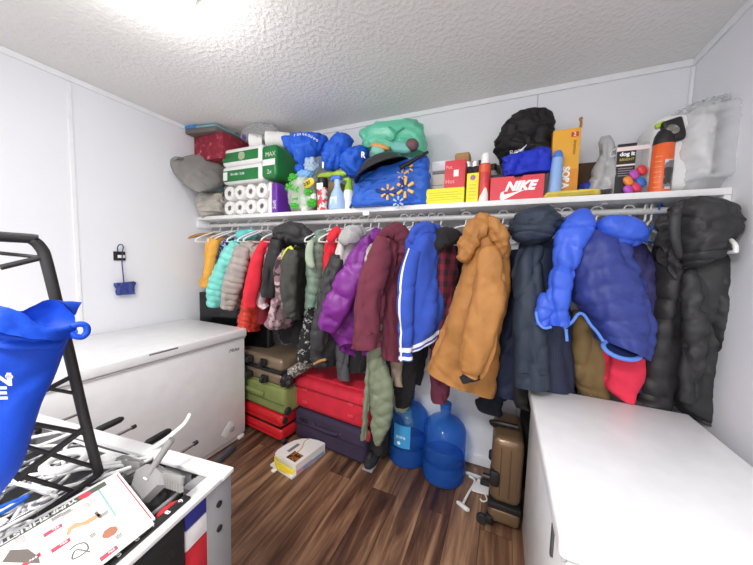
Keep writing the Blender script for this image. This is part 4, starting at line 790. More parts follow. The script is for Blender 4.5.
# orange puffer and red fleece
OR = nyl('orange_red', '#cf4433', rough=.45)
g = G('puffer_jacket', 'orange-red quilted jacket whose puffed hem shows below the red fleece sleeve', 251, 332, 1.58)
B([(254, 280, 272, 276), (244, 300, 266, 302), (241, 312, 262, 314), (239.5, 326, 258, 328), (242, 332, 256, 332)], 1.53, 1.72, 'jacket_body', OR, g, b=.06, quilt=.042, qa=.012)
RD = fab('red_fleece', '#df2c3e')
g = G('fleece_jacket', 'bright red fleece jacket left of the black hooded jacket', 258, 307, 1.6)
B([(262, 241, 272, 238), (257, 258, 272, 256), (253, 280, 270, 282), (252, 298, 268, 300)], 1.56, 1.86, 'jacket_body', RD, g, b=.05, fold=.01)
S([(265, 242, 4.5, 1.54), (259, 258, 7.5, 1.52), (254, 278, 8.5, 1.50), (250.5, 296, 7.5, 1.495), (249.5, 306, 6.5, 1.495)], 'sleeve', RD, g, fold=.01, flat=.9)
g = G('dress', 'dark red fabric hem showing below the pale pink shirt', 266, 324, 1.68, 'dress')
B([(262, 290, 276, 288), (260, 308, 274, 306), (259, 324, 273, 320)], 1.60, 1.76, 'skirt', fab('dark_red', '#7c1d2a'), g, b=.04, fold=.014)
g = G('shirt', 'pale pink and white shirt between the red fleece and the black jacket', 266, 309, 1.62, 'shirt')
B([(268, 245, 276, 242), (265, 262, 276, 262), (261, 285, 275, 286), (258, 303, 272, 300), (264, 309, 271, 305)], 1.55, 1.80, 'shirt_body', fab('pale_pink', '#ecd3da'), g, b=.03, fold=.008)
# black hooded jacket
g = G('hooded_jacket', 'black jacket with a crumpled dark hood, left of the pink camouflage one', 272, 300, 1.62)
B([(272, 238, 296, 230), (270, 250, 292, 246), (268, 268, 284, 268), (266, 290, 279, 292)], 1.52, 1.84, 'jacket_body', BLK, g, b=.055, fold=.012, crump=.012)
S([(276, 240, 6, 1.50), (273, 256, 7.5, 1.485), (270, 276, 7, 1.48), (268, 297, 6.5, 1.48)], 'sleeve', BLK, g, fold=.01, flat=.85)
S([(273, 236, 6, 1.56), (283, 232, 9, 1.56), (295, 233, 10, 1.58), (307, 237, 8, 1.62), (313, 243, 4, 1.64)], 'hood', nyl('black_wash', '#353436', rough=.6), g, rounds=(.3, .25), open_end=False, crump=.025, flat=.8, seg=48, crease=.012)
# pink camo
CM = multi('pink_camouflage', [(0, '#3f2f33'), (.4, '#8f7278'), (.5, '#cbb0b6'), (.6, '#6a4d55')], 9, .85, 3)
g = G('hooded_jacket', 'pink and brown camouflage jacket with lime cords, below the dark hood', 276, 329, 1.62)
B([(282, 250, 294, 247), (277, 268, 298, 266), (275, 290, 298, 292), (270, 312, 296, 314), (267, 327, 288, 324)], 1.50, 1.76, 'jacket_body', CM, g, b=.05, fold=.014, ft=4, crump=.012)
S([(284, 254, 5, 1.49), (280, 268, 6, 1.475), (278, 285, 5, 1.47)], 'sleeve', CM, g, fold=.01)
MB().tube([Y(282, 259, 1.455), Y(285, 252, 1.45), Y(289, 247.5, 1.46)], .008, 8, 4).tube([Y(290, 247, 1.455), Y(292, 249.5, 1.455), Y(290, 253, 1.455)], .011, 8, 4).O('cord', plas('lime_cord', '#d5e23a', rough=.6), g)
# charcoal jacket
CH = nyl('charcoal', '#43433f', rough=.65, bs=60)
g = G('jacket', 'dark charcoal jacket hung on a wooden hanger right of the pink camouflage', 294, 321, 1.62)
B([(292, 248, 304, 244), (286, 262, 308, 258), (284, 285, 308, 285), (286, 305, 306, 306), (289, 319, 302, 318)], 1.49, 1.74, 'jacket_body', CH, g, b=.055, fold=.012, crump=.012)
S([(294, 250, 6, 1.47), (290, 266, 8.5, 1.455), (289, 285, 8.5, 1.45), (290, 304, 7, 1.45), (290, 316, 5.5, 1.45)], 'sleeve', CH, g, crump=.012, flat=.85)
# sage vest
SG = nyl('sage', '#7d9486', rough=.55)
g = G('puffer_vest', 'sage green puffer vest between the charcoal and black jackets', 316, 315, 1.66, 'vest')
B([(311, 238, 326, 233), (308, 248, 330, 246), (307, 265, 330, 266), (308, 285, 328, 288), (307, 308, 322, 312), (308, 316, 320, 318)], 1.54, 1.74, 'vest_body', SG, g, b=.055, quilt=.06, qa=.012)
S([(312, 240, 3, 1.51), (309.5, 250, 3.5, 1.50), (310, 262, 3.5, 1.495), (314, 268, 2.5, 1.50)], 'armhole_trim', fab('sage_pale', '#a9b8a4'), g, rounds=(.2, .2), open_end=False)
S([(316, 237, 6, 1.58), (322, 235, 6, 1.62), (328, 237, 4, 1.68)], 'collar', SG, g, rounds=(.3, .3), open_end=False)
SPK = multi('speckled_black', [(0, '#1f1e20'), (.53, '#3a393a'), (.58, '#b9b9b8'), (.64, '#29282a')], 34, .85)
g = G('trousers', 'black and white speckled trousers hanging over the green suitcase', 306, 368, 1.6, 'trousers')
B([(308, 308, 322, 304), (304, 325, 321, 326), (299, 345, 320, 348), (296, 360, 318, 362)], 1.52, 1.68, 'trouser_leg', SPK, g, b=.05, fold=.014)
# red hoodie, black jacket
g = G('hoodie', 'red hoodie mostly hidden behind the long black jacket', 334, 262, 1.66, 'hoodie')
B([(333, 236, 344, 233), (328, 246, 344, 244), (326, 262, 340, 264), (328, 300, 340, 300)], 1.58, 1.76, 'hoodie_body', RD, g, b=.045, fold=.01)
S([(330, 243, 5, 1.55), (335, 234, 6, 1.57), (341, 232, 5.5, 1.60)], 'hood', RD, g, rounds=(.3, .3), open_end=False, crump=.015)
g = G('jacket', 'long black rumpled jacket left of the purple puffer', 328, 366, 1.58)
B([(334, 256, 348, 248), (326, 275, 350, 270), (319, 300, 348, 300), (315, 330, 344, 330), (313, 352, 338, 352), (315, 364, 334, 364)], 1.50, 1.70, 'jacket_body', nyl('black_soft', '#353437', rough=.6), g, b=.06, fold=.02, ft=3, crump=.014)
S([(338, 258, 6, 1.48), (330, 278, 8, 1.46), (324, 302, 8, 1.45), (320, 328, 7.5, 1.45), (319, 348, 7, 1.45)], 'sleeve', nyl('black_soft2', '#3a393b', rough=.55), g, fold=.014, ft=4, flat=.85, crump=.01)
# grey hood, white sweatshirt
g = G('sweatshirt', 'white sweatshirt with a grey hood beside the purple puffer', 344, 282, 1.64, 'sweatshirt')
B([(341, 240, 358, 238), (338, 252, 356, 250), (338, 268, 352, 268), (339, 281, 350, 278)], 1.53, 1.72, 'sweatshirt_body', fab('off_white', '#dcd9d4'), g, b=.045, fold=.01)
S([(345, 246, 5, 1.50), (346, 240, 8, 1.50), (352, 235, 9.5, 1.53), (360, 232, 7, 1.58), (366, 236, 5, 1.62)], 'hood', fab('heather_grey', '#b0b0b0'), g, rounds=(.25, .3), open_end=False, crump=.02, flat=.8)
# purple puffer
PU = nyl('purple', '#7d2f8c', rough=.38)
g = G('puffer_jacket', 'shiny purple puffer jacket in the middle of the rod', 345, 356, 1.54)
B([(366, 236, 380, 231), (358, 250, 380, 250), (350, 270, 378, 275), (341, 295, 374, 303), (332, 316, 372, 330), (330, 331, 370, 346), (342, 345, 368, 357)], 1.50, 1.68, 'jacket_body', PU, g, b=.075, quilt=.15, qa=.014, crump=.014)
S([(364, 248, 8, 1.48), (356, 266, 11, 1.45), (345, 290, 13, 1.43), (334, 312, 13, 1.42), (326, 328, 9, 1.425)], 'sleeve', PU, g, quilt=.15, qa=.013, flat=.75, seg=40, crump=.014)
S([(372, 240, 5, 1.54), (376, 234, 6, 1.57), (381, 232, 5, 1.62)], 'collar', PU, g, rounds=(.3, .3), open_end=False, crump=.015)
g = G('trousers', 'slim dark grey trouser leg hanging down below the purple puffer', 342, 380, 1.64, 'trousers')
B([(338, 335, 350, 335), (337, 350, 349, 350), (337, 366, 348, 366), (338, 379, 348, 379)], 1.60, 1.66, 'trouser_leg', fab('slate', '#55565b'), g, b=.05, fold=.01)
g = G('shirt', 'small light grey shirt sleeve showing between the purple puffer and maroon hoodie', 369, 278, 1.56, 'shirt')
B([(371, 245, 382, 240), (366, 256, 378, 256), (362, 270, 374, 270), (362, 276, 369, 278)], 1.44, 1.52, 'sleeve', fab('light_grey', '#b4b2ae'), g, b=.035, fold=.006)
# maroon hooded coat
MR = fab('maroon', '#6d2f40')
g = G('hoodie', 'maroon hooded sweatshirt left of the blue striped jacket', 378, 362, 1.52, 'hoodie')
B([(380, 230, 406, 232), (376, 248, 408, 250), (372, 275, 402, 278), (372, 305, 400, 305), (374, 335, 400, 335), (377, 358, 399, 361)], 1.50, 1.64, 'hoodie_body', MR, g, b=.07, fold=.022, fw=14, ft=2.5)
S([(385, 238, 8, 1.46), (380, 258, 13, 1.44), (373, 285, 14.5, 1.42), (368, 315, 14, 1.41), (366, 338, 13.5, 1.41), (366, 347, 13, 1.41)], 'sleeve', MR, g, fold=.016, ft=3, flat=.75, seg=40)
S([(379, 241, 5, 1.47), (386, 232, 7, 1.48), (397, 231, 9, 1.50), (404, 240, 9, 1.52), (404, 255, 7, 1.53), (400, 268, 4, 1.53)], 'hood', fab('maroon_deep', '#64293a'), g, rounds=(.25, .3), open_end=False, crump=.02, flat=.8)
B([(353.5, 333, 379.5, 333, 1), (352.5, 340, 379.5, 341), (352, 347, 379.5, 348)], 1.405, 1.415, 'cuff', MR, g, b=.072, fold=.004)
# olive puffer below
OL = nyl('olive_pale', '#7c8670', rough=.5)
g = G('puffer_coat', 'pale olive green quilted coat hanging down in front of the large red suitcase', 376, 444, 1.56, 'coat')
B([(374, 250, 386, 250), (372, 300, 385, 300), (371, 335, 384, 335), (370, 352, 383, 352), (369, 368, 386, 366), (370, 385, 392, 385), (371, 405, 393, 405), (371, 422, 390, 424), (373, 438, 383, 438), (375, 444, 378, 444, .4)], 1.50, 1.52, 'coat_body', OL, g, b=.04, quilt=.07, qa=.008, qslant=.4, crump=.006)
B([(367, 352, 371, 352), (366, 380, 370, 380), (364, 410, 368, 410), (362, 440, 365, 440)], 1.52, 1.51, 'coat_flap', OL, g, b=.02, quilt=.07, qa=.006)
# dark things behind the blue jacket
for nm, lb, rows, yy, cl, ct in (
    ('trousers', 'navy trouser leg hanging between the olive coat and the beige cloth', [(383, 246, 394, 246), (381, 290, 396, 290), (381, 340, 396, 340), (381, 362, 394, 362), (384, 384, 392, 384)], 1.70, '#2d3050', 'trousers'),
    ('scarf', 'beige scarf end hanging below the maroon hoodie', [(393, 246, 401, 246), (391, 290, 403, 290), (391, 350, 403, 350), (391, 368, 402, 368), (395, 386, 402, 386)], 1.68, '#a99a88', 'scarf'),
    ('trousers', 'black trousers hanging behind the hem of the blue striped jacket', [(400, 246, 422, 246), (398, 290, 424, 290), (398, 340, 424, 340), (397, 365, 420, 365), (394, 385, 416, 385), (396, 407, 410, 406)], 1.74, '#201f22', 'trousers'),
    ('scarf', 'pale green pointed scarf tip hanging in front of the rear water jug', [(396, 246, 406, 246), (394, 290, 408, 290), (394, 398, 408, 398), (397, 410, 411, 412), (404, 420, 411, 424), (408, 425, 411, 427)], 1.80, '#a3ae96', 'scarf'),
    ('trousers', 'thin black trouser leg hanging left of the plaid sleeve', [(416, 246, 426, 246), (414, 290, 428, 290), (414, 345, 428, 345), (414, 366, 424, 366), (415, 384, 420, 384)], 1.80, '#1d1c1f', 'trousers')):
    g = G(nm, lb, rows[-1][0], rows[-1][1], yy, ct); B(rows, yy-.02, yy+.02, 'cloth_panel', fab(nm+'_cloth', cl), g, b=.03, fold=.012)
g = G('trousers', 'black cloth panel standing in for shade behind the charcoal jacket, above the champagne suitcase', 296, 345, 1.86, 'trousers')  # added dark panel rather than a garment: shade for the gap over the suitcases
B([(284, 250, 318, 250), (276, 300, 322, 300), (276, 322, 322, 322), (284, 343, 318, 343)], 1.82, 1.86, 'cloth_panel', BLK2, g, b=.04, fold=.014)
g = G('trousers', 'black cloth panel added as shade between the purple puffer and large red suitcase', 356, 372, 1.72, 'trousers')  # black sheet added where the gap below the puffer is dark with shade
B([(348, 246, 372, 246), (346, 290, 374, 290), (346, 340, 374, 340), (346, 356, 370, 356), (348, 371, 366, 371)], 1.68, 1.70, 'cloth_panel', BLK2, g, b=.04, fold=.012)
# blue striped track jacket
BJ = fab('track_blue', '#3353b8', bst=.25)
g = G('track_jacket', 'royal blue jacket with white hem stripes left of the plaid shirt', 418, 361, 1.52)
STW = plas('stripe_white', '#eef0f4', rough=.9)
body(MB(), [(417, 230, 440, 225, .5), (412, 243, 441, 238), (409, 262, 441, 262), (407, 290, 442, 290), (406, 315, 443, 310), (404, 340, 443, 320), (402, 352, 443, 333)], 1.47, 1.62, .075, fold=.02, fw=10, ft=2.5, seg=60, bands=((.885, .93), (.955, .985))).O('jacket_body', BJ, g, mat2=STW)
sweep(MB(), [(413, 250, 6, 1.44), (408, 268, 7, 1.43), (405, 300, 6.5, 1.42), (405, 330, 7, 1.41), (405, 360, 7.2, 1.41)], fold=.012, flat=.8, bands=((.87, .91), (.945, .975)), vband=(.11, .17), seg=40).O('sleeve', BJ, g, mat2=STW)
S([(412, 244, 6, 1.46), (418, 233, 7, 1.46), (428, 229, 7, 1.49), (437, 232, 6, 1.54)], 'collar', BJ, g, rounds=(.25, .25), open_end=False, crump=.012)
# plaid with black hood
PL = plaid('red_plaid', '#6b1f33', '#2b1d24', '#8f2b44', 16)
g = G('plaid_shirt', 'dark red and black plaid shirt with a black hood right of the striped jacket', 440, 402, 1.62, 'shirt')
B([(434, 246, 452, 240), (434, 262, 454, 262), (436, 290, 455, 290), (434, 320, 455, 320), (431, 350, 454, 350)], 1.56, 1.70, 'shirt_body', PL, g, b=.06, fold=.014)
S([(441, 352, 10, 1.56), (440, 372, 10.5, 1.55), (439.5, 390, 9.5, 1.55), (439.5, 402, 8.5, 1.55)], 'sleeve', fab('plaid_maroon', '#5d2338'), g, fold=.014, flat=.8)
S([(434, 256, 4, 1.53), (437, 244, 7, 1.54), (444, 237, 9, 1.56), (454, 237, 7.5, 1.60), (461, 241, 4, 1.64)], 'hood', BLK2, g, rounds=(.25, .3), open_end=False, crump=.02, flat=.85)
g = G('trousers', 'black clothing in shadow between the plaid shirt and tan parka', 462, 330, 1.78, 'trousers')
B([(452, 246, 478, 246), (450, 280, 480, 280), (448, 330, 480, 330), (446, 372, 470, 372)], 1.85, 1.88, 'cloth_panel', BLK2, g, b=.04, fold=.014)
# tan parka
TN = nyl('tan', '#aa7640', rough=.62, bs=30, bst=.3)
g = G('parka', 'tan brown hooded parka hanging at the middle right of the rod', 464, 398, 1.5, 'coat')
B([(474, 232, 508, 230, .5), (470, 250, 508, 250), (464, 280, 506, 282), (455, 305, 503, 315), (445, 330, 499, 345), (435, 352, 496, 372), (427, 371, 493, 395)], 1.46, 1.58, 'coat_body', TN, g, b=.085, fold=.02, fw=7, ft=2, seg=64, crump=.008)
S([(488, 248, 11, 1.43), (490, 272, 14, 1.40), (488, 305, 17.5, 1.37), (481, 338, 18.5, 1.355), (474, 362, 17, 1.35), (470, 375, 13.5, 1.35)], 'sleeve', TN, g, fold=.016, ft=3, flat=.62, seg=44, crump=.008)
S([(470, 375, 10.5, 1.35), (472, 381, 9.5, 1.35)], 'cuff', BLK2, g, flat=.6, fold=.003)
S([(463, 263, 5, 1.44), (467, 250, 8, 1.43), (472, 236, 9.5, 1.43), (481, 225, 10, 1.45), (490, 220, 7, 1.48)], 'hood', TN, g, rounds=(.2, .25), open_end=False, crump=.035, flat=.9, seg=44)
S([(490, 216, 4, 1.44), (494, 225, 8, 1.44), (500, 240, 8, 1.46), (504, 258, 5, 1.48)], 'hood', TN, g, rounds=(.25, .3), open_end=False, crump=.03, flat=.9, seg=36)
S([(461, 370, 2.2, 1.37), (445, 377, 2.2, 1.39), (432, 371.5, 2, 1.41)], 'hem_fold', TN, g, flat=.6, fold=.002) if 0 else None
# navy coats
NV = nyl('navy_soft', '#2b3545', rough=.62, bs=30)
g = G('jacket', 'dark navy jacket hanging between the tan parka and navy hooded coat', 502, 396, 1.68)
B([(509, 250, 530, 248), (507, 275, 530, 275), (506, 300, 528, 300), (501, 330, 526, 330), (495, 358, 524, 358), (493, 388, 512, 392), (494, 394, 511, 396)], 1.66, 1.70, 'jacket_body', nyl('navy_dark2', '#1f2a45', rough=.6), g, b=.06, fold=.016)
g = G('trousers', 'dark navy trouser end hanging lowest, below the tan parka hem', 488, 416, 1.74, 'trousers')
B([(484, 370, 505, 370), (480, 395, 503, 392), (475, 400, 502, 408), (478, 407, 501, 416)], 1.74, 1.74, 'trouser_leg', fab('navy_black', '#191f2c'), g, b=.05, fold=.012)
g = G('hooded_coat', 'slate navy coat with a big hood right of the tan parka', 540, 388, 1.58, 'coat')
B([(520, 240, 562, 238, .6), (519, 256, 565, 252), (520, 285, 566, 280), (522, 315, 568, 315), (526, 350, 570, 350), (530, 385, 572, 388)], 1.58, 1.64, 'coat_body', nyl('navy_panel', '#252d43', rough=.62), g, b=.085, quilt=.26, qa=.008, fold=.012)
S([(534, 246, 12, 1.54), (528, 264, 13.5, 1.51), (528, 290, 15, 1.49), (529, 320, 16, 1.47), (530, 352, 16.5, 1.465), (531, 386, 16.5, 1.465)], 'sleeve', NV, g, quilt=.27, qa=.008, fold=.012, flat=.75, seg=44)
S([(531, 371, 16.8, 1.465), (531, 386, 17.0, 1.465)], 'cuff', NV, g, flat=.77, fold=.003, seg=44)
B([(523, 210, 549, 206, .4), (514, 216, 557, 212, .85), (510, 226, 560.5, 220, 1), (511, 235, 558, 229, 1), (518, 242, 550, 239, .8), (528, 245, 543, 243, .4)], 1.50, 1.52, 'hood', NV, g, b=.10, fold=.014, fw=10, ft=8, crump=.012, crease=.01, seg=60, open_end=False)
g = G('bag', 'black soft bag hanging low against the end of the right freezer', 521, 410, 1.64, 'bag')
B([(512, 384, 530, 384), (512, 394, 529, 392), (513, 403, 528, 402), (520, 409, 527, 410)], 1.62, 1.64, 'bag_body', BLK2, g, b=.05, fold=.012)
# khaki, indigo, pink, then blue puffer in front
g = G('trousers', 'khaki brown garment hanging below the bright blue puffer', 588, 396, 1.62, 'trousers')
B([(572, 310, 606, 310), (571, 335, 605, 335), (571, 355, 605, 355), (573, 378, 606, 378), (577, 391, 606, 396)], 1.66, 1.68, 'cloth_panel', fab('khaki', '#7a6440'), g, b=.06, fold=.014)
IN = nyl('indigo', '#3a3768', rough=.6)
g = G('puffer_jacket', 'indigo puffer jacket behind the right side of the bright blue puffer', 648, 390, 1.68)
B([(615, 240, 644, 240), (612, 260, 651, 262), (612, 290, 656, 292), (614, 330, 658, 330), (616, 360, 660, 360), (618, 386, 660, 389)], 1.68, 1.70, 'jacket_body', IN, g, b=.07, quilt=.09, qa=.012)
g = G('sweater', 'bright pink-red sleeve hanging to the freezer lid below the blue puffer', 620, 401, 1.61, 'sweater')
B([(605, 335, 642, 335), (605, 360, 642, 360), (604, 378, 641, 378), (607, 388, 635, 388), (614, 394, 632, 394), (618, 398, 629, 400)], 1.60, 1.61, 'sleeve', fab('pink_red', '#e23350'), g, b=.05, fold=.012, ex=3)
LN = nyl('lining_blue', '#333f86', rough=.5); BP = nyl('bright_blue', '#3a5fd2', rough=.4, bs=30); PI = plas('piping', '#5a86dc', rough=.6)
g = G('puffer_jacket', 'bright blue puffer jacket with dark blue body hung sideways above the right freezer', 595, 360, 1.5)
B([(578, 232, 618, 232, .6), (571, 250, 628, 250), (569, 272, 639, 276), (571, 295, 646, 300), (585, 312, 648, 322), (596, 327, 646, 340), (603, 341, 641, 358)], 1.50, 1.55, 'jacket_body', LN, g, b=.10, quilt=.075, qa=.008, qslant=.35, crump=.006, seg=64, fold=.008)
S([(592, 216, 8, 1.50), (582, 222, 15, 1.48), (571, 238, 16, 1.455), (566, 258, 13.5, 1.44), (561, 280, 12, 1.43), (558, 303, 11, 1.425), (558, 325, 10.5, 1.425)], 'sleeve', BP, g, quilt=.09, qa=.007, crump=.006, flat=.85, rounds=(.15, 0), seg=40)
S([(594, 224, 6, 1.50), (603, 226, 12, 1.49), (616, 230, 15, 1.49), (630, 234, 14.5, 1.50), (641, 238, 9, 1.53), (645, 240, 5, 1.54)], 'hood', BP, g, rounds=(.3, .25), open_end=False, flat=.8, crump=.012, seg=44)
S([(549, 296, 9, 1.45), (544, 312, 7.5, 1.42), (542, 326, 5.5, 1.41)], 'sleeve', BP, g, quilt=.06, qa=.008)
MB().tube([Y(536, 312, 1.40), Y(538, 322, 1.38), Y(544, 328, 1.37), Y(551, 327, 1.38)], .006, 8, 4).tube([Y(564, 328, 1.40), Y(572, 322, 1.43), Y(578, 314, 1.44), Y(584, 315, 1.44), Y(590, 324, 1.44), Y(597, 332, 1.44), Y(603, 341, 1.44)], .0065, 8, 4).tube([Y(566, 329, 1.385), Y(567, 341, 1.385)], .006, 8).O('piping', PI, g)
hem = [Y(622+19.5*math.cos(t)*math.cos(.30)-8*math.sin(t)*math.sin(.30), 350+19.5*math.cos(t)*math.sin(.30)+8*math.sin(t)*math.cos(.30), 1.46+.03*math.sin(-t)) for t in [k*math.pi/8 for k in range(16)]]
MB().tube(hem, .009, 8, 3, closed=True).O('hem_piping', PI, g)
hc = sum(hem, V((0, 0, 0)))/16; pit = MB(); pit.add(hem+[p*.3+hc*.7+V((0, .05, .03)) for p in hem], [[i, (i+1) % 16, 16+(i+1) % 16, 16+i] for i in range(16)]+[[16+i for i in range(16)]]); pit.O('hem_opening', nyl('lining_dark', '#1f2854', rough=.6), g)
# black puffers at the right end
g = G('puffer_jacket', 'narrow black puffer jacket with a thick collar left of the long black coat', 655, 404, 1.66)
B([(656, 240, 682, 240), (656, 265, 682, 265), (654, 290, 680, 290), (646, 320, 678, 320), (640, 350, 676, 350), (637, 378, 673, 380), (635, 399, 664, 406)], 1.64, 1.68, 'jacket_body', BLK3, g, b=.07, quilt=.085, qa=.012)
S([(663, 214, 6, 1.60), (664, 228, 9, 1.59), (667, 246, 10, 1.585), (671, 264, 9, 1.58), (676, 280, 6, 1.58)], 'collar', BLK3, g, rounds=(.2, .25), open_end=False, crump=.03, quilt=.07, qa=.008)
LC = nyl('long_coat_black', '#333335', rough=.5, bs=26)
g = G('long_coat', 'long black hooded coat at the right end of the rod by the wall', 705, 434, 1.68, 'coat')
B([(684, 250, 716, 248, .6), (681, 272, 718, 268), (676, 300, 726, 300), (672, 335, 733, 332), (669, 365, 735, 362), (667, 392, 729, 392), (680, 410, 723, 418), (700, 422, 719, 435)], 1.665, 1.68, 'coat_body', LC, g, b=.08, fold=.02, ft=3, crump=.012, seg=60, sub=9)
S([(710, 258, 9, 1.62), (717, 282, 13, 1.615), (723, 312, 14, 1.61), (728, 342, 12, 1.605), (728, 362, 11, 1.605), (722, 388, 8, 1.61)], 'sleeve', LC, g, crump=.02, flat=.7, rounds=(.15, .15), open_end=False)
S([(690, 268, 9, 1.585), (692, 292, 12.5, 1.575), (694, 325, 13, 1.57), (694, 355, 12, 1.57), (691, 385, 10.5, 1.575), (688, 402, 9, 1.58)], 'sleeve', LC, g, crump=.016, quilt=.16, qa=.008, flat=.6, rounds=(.15, 0))
B([(688, 199, 710, 201, .4), (677, 204, 728, 207, .8), (673, 214, 737, 216, 1), (673, 232, 737, 226, 1.05), (674, 248, 727, 241, 1), (679, 261, 715, 255, .85), (686, 269, 704, 263, .4)], 1.565, 1.60, 'hood', LC, g, b=.09, fold=.014, fw=10, ft=8, crump=.012, crease=.01, quilt=.09, qa=.008, qslant=.3, seg=64, open_end=False)
S([(679, 204, 5, 1.50), (675, 220, 5.5, 1.49), (675, 240, 5.5, 1.49), (679, 259, 5, 1.51)], 'hood_edge', LC, g, rounds=(.2, .2), open_end=False, fold=.006)
# hangers on the rod: hooks show between rod and collars
GHR = 'white hangers on the closet rod'
hk = [(203, 72, 'leftmost white hanger on the rod with nothing on it'), (220, 76, 'white hanger holding the mustard yellow jacket'), (232, 78, 'white hanger holding the blue patterned shirt'), (238, 78, 'white hanger holding the light turquoise puffer'), (251, 78, 'white hanger holding the warm grey puffer'), (262, 76, 'white hanger holding the orange-red quilted jacket'), (268, 74, 'white hanger holding the bright red fleece'), (286, 72, 'white hanger holding the black hooded jacket'), (330, 66, 'white hanger holding the sage green vest'), (337, 66, 'white hanger holding the red hoodie'), (345, 62, 'white hanger holding the long black rumpled jacket'), (353, 62, 'white hanger holding the white sweatshirt with grey hood'), (362, 60, 'white hanger holding the shiny purple puffer'), (371, 58, 'white hanger holding the small grey shirt'), (379, 58, 'white hanger holding the pale olive coat'), (413, 52, 'white hanger holding the beige scarf'), (421, 50, 'white hanger holding the royal blue striped jacket'), (432, 46, 'white hanger holding the black trousers behind the striped jacket'), (441, 44, 'white hanger holding the plaid shirt'), (466, 12, 'white hanger left of the tan parka with its triangle visible'), (503, 20, 'white hanger holding the tan parka'), (556, 20, 'white hanger holding the slate navy coat'), (566, 16, 'white hanger holding the khaki garment'), (596, 10, 'white hanger holding the bright blue puffer'), (628, 20, 'white hanger holding the pink-red sweater'), (645, 60, 'left of the paired white hangers beside the narrow black puffer'), (651, 62, 'right of the paired white hangers beside the narrow black puffer')]
for px, an, lb in hk:
    q = Y(px, 220, RY); hanger((q.x, RY, RZ+.0125-.030*1.0+.0165), (0, 0, math.radians(an)), lb, GHR, .98)
q = Y(660, 214, RY); hanger((q.x, RY, RZ-.001), (0, 0, math.radians(60)), 'blue hanger hook on the rod right of the paired white ones', 'blue hangers on the closet rod', .98, BLUEP)
q = Y(404, 222, RY); hanger((q.x, RY, RZ), (0, 0, math.radians(20)), 'large white hanger above the maroon hoodie, its arm showing', GHR, 1.0)
hanger((.785, RY, RZ-.004), (0, 0, math.radians(88)), 'white hanger sticking out behind the long black coat by the right wall', GHR, 1.25)
for px, lb in ((212, 'wooden hanger near the left wall in front of the empty white one'), (303, 'wooden hanger holding the dark charcoal jacket')):
    q = Y(px, 222, RY); t = T('wooden_hanger', lb, 'hanger', (q.x, RY, RZ-.16), 'wooden hangers on the rod')
    an = math.radians(74 if px < 250 else 66); d = V((math.cos(an), math.sin(an), 0)); c = V((q.x, RY, RZ))
    MB().tube([c-d*.2+V((0, 0, -.125)), c-d*.1+V((0, 0, -.085)), c+V((0, 0, -.07)), c+d*.1+V((0, 0, -.085)), c+d*.2+V((0, 0, -.125))], .011, 12, 4).O('wooden_arms', WOOD, t)
    MB().tube([c+V((0, 0, -.07)), c+V((0, 0, -.03)), c+d*.02+V((0, 0, -.012)), c+d*.024+V((0, 0, .008)), c+d*.01+V((0, 0, .022)), c-d*.012+V((0, 0, .021)), c-d*.022+V((0, 0, .01))], .003, 8, 4).O('hook', CHROME, t)
# ------------------------------------------------------------------ suitcases between the left freezer and the clothes
def rbox(mb, a, ex, n, d, z0, h, r): return mb.obox(V((a.x, a.y, z0)), ex, -n*d, zz*h, r, 4)
def wheel(mb, c, ax, r=.024, w=.02): return mb.lathe([(0, 0), (r*.9, 0), (r, .004), (r, w-.004), (r*.9, w), (0, w)], c, ax, 18)
RUB = plas('rubber', '#232224', rough=.7)
# purple, bottom of the right pile
PUR = fab('suitcase_purple', '#352a43', rough=.85, bs=200)
t = T('suitcase', 'dark purple fabric suitcase lying flat at the bottom of the right-hand pile', 'suitcase', (-1.1, 1.85, 0))
aP = Z(294, 437, .012); bP = Z(364, 467, .012); exP = bP-aP; exP.z = 0; nP = V((exP.y, -exP.x, 0)).normalized(); uP = exP.normalized(); LP = exP.length; hP2 = .235
rbox(MB(), aP, exP, nP, .33, .012, hP2, .035).O('case_body', PUR, t)
MB().obox(aP+nP*.004+zz*(hP2*.52), exP*.98+uP*0, -nP*.32, zz*.012, .004).O('zip_band', plas('zip_dark', '#221b2c', rough=.7), t)
MB().tube([aP+uP*LP*.32+nP*.002+zz*.17, aP+uP*LP*.35+nP*.022+zz*.165, aP+uP*LP*.62+nP*.022+zz*.165, aP+uP*LP*.66+nP*.002+zz*.17], .012, 10, 4).O('handle', PUR, t)
for f_ in (.30, .68): MB().lathe([(0, 0), (.007, 0), (.005, .004), (0, .005)], aP+uP*LP*f_+nP*.001+zz*.165, nP, 12).O('rivet', CHROME, t)
MB().obox(aP+uP*LP*.10+nP*.0+zz*.155, uP*.075, nP*.008, zz*.025, .004).O('emblem', BLACK, t)
for f_ in (.05, .26): wheel(MB(), aP+exP+uP*.004-nP*f_+zz*.045, uP, .034, .03).O('wheel', RUB, t)
# large red on top
RED = fab('suitcase_red', '#d0243b', rough=.75, bs=200)
t = T('suitcase', 'large bright red fabric suitcase lying on top of the dark purple one', 'suitcase', (-1.1, 1.85, .25))
zR = .012+hP2+.003; aR = Z(291, 412, zR+.02); bR = Z(363, 438, zR+.02); aR = aP-uP*.055; exR = uP*(LP+.07); LR = exR.length; hR = .245
aR = V((aR.x, aR.y, 0))
rbox(MB(), aR, exR, nP, .36, zR, hR, .055).O('case_body', RED, t)
MB().obox(aR+uP*.02+nP*.005+zz*(zR+hR*.70), exR-uP*.04, -nP*.3, zz*.012, .004).O('zip_band', plas('zip_red', '#8f1526', rough=.6), t)
m = MB()
for f_, zf in ((.2, .25), (.2, .62), (.78, .3), (.78, .62)): m.obox(aR+uP*LR*f_+nP*.0+zz*(zR+hR*zf), uP*.05, nP*.009, zz*.022, .006)
m.O('strap_tab', plas('tab_red', '#d93a4a', rough=.6), t)
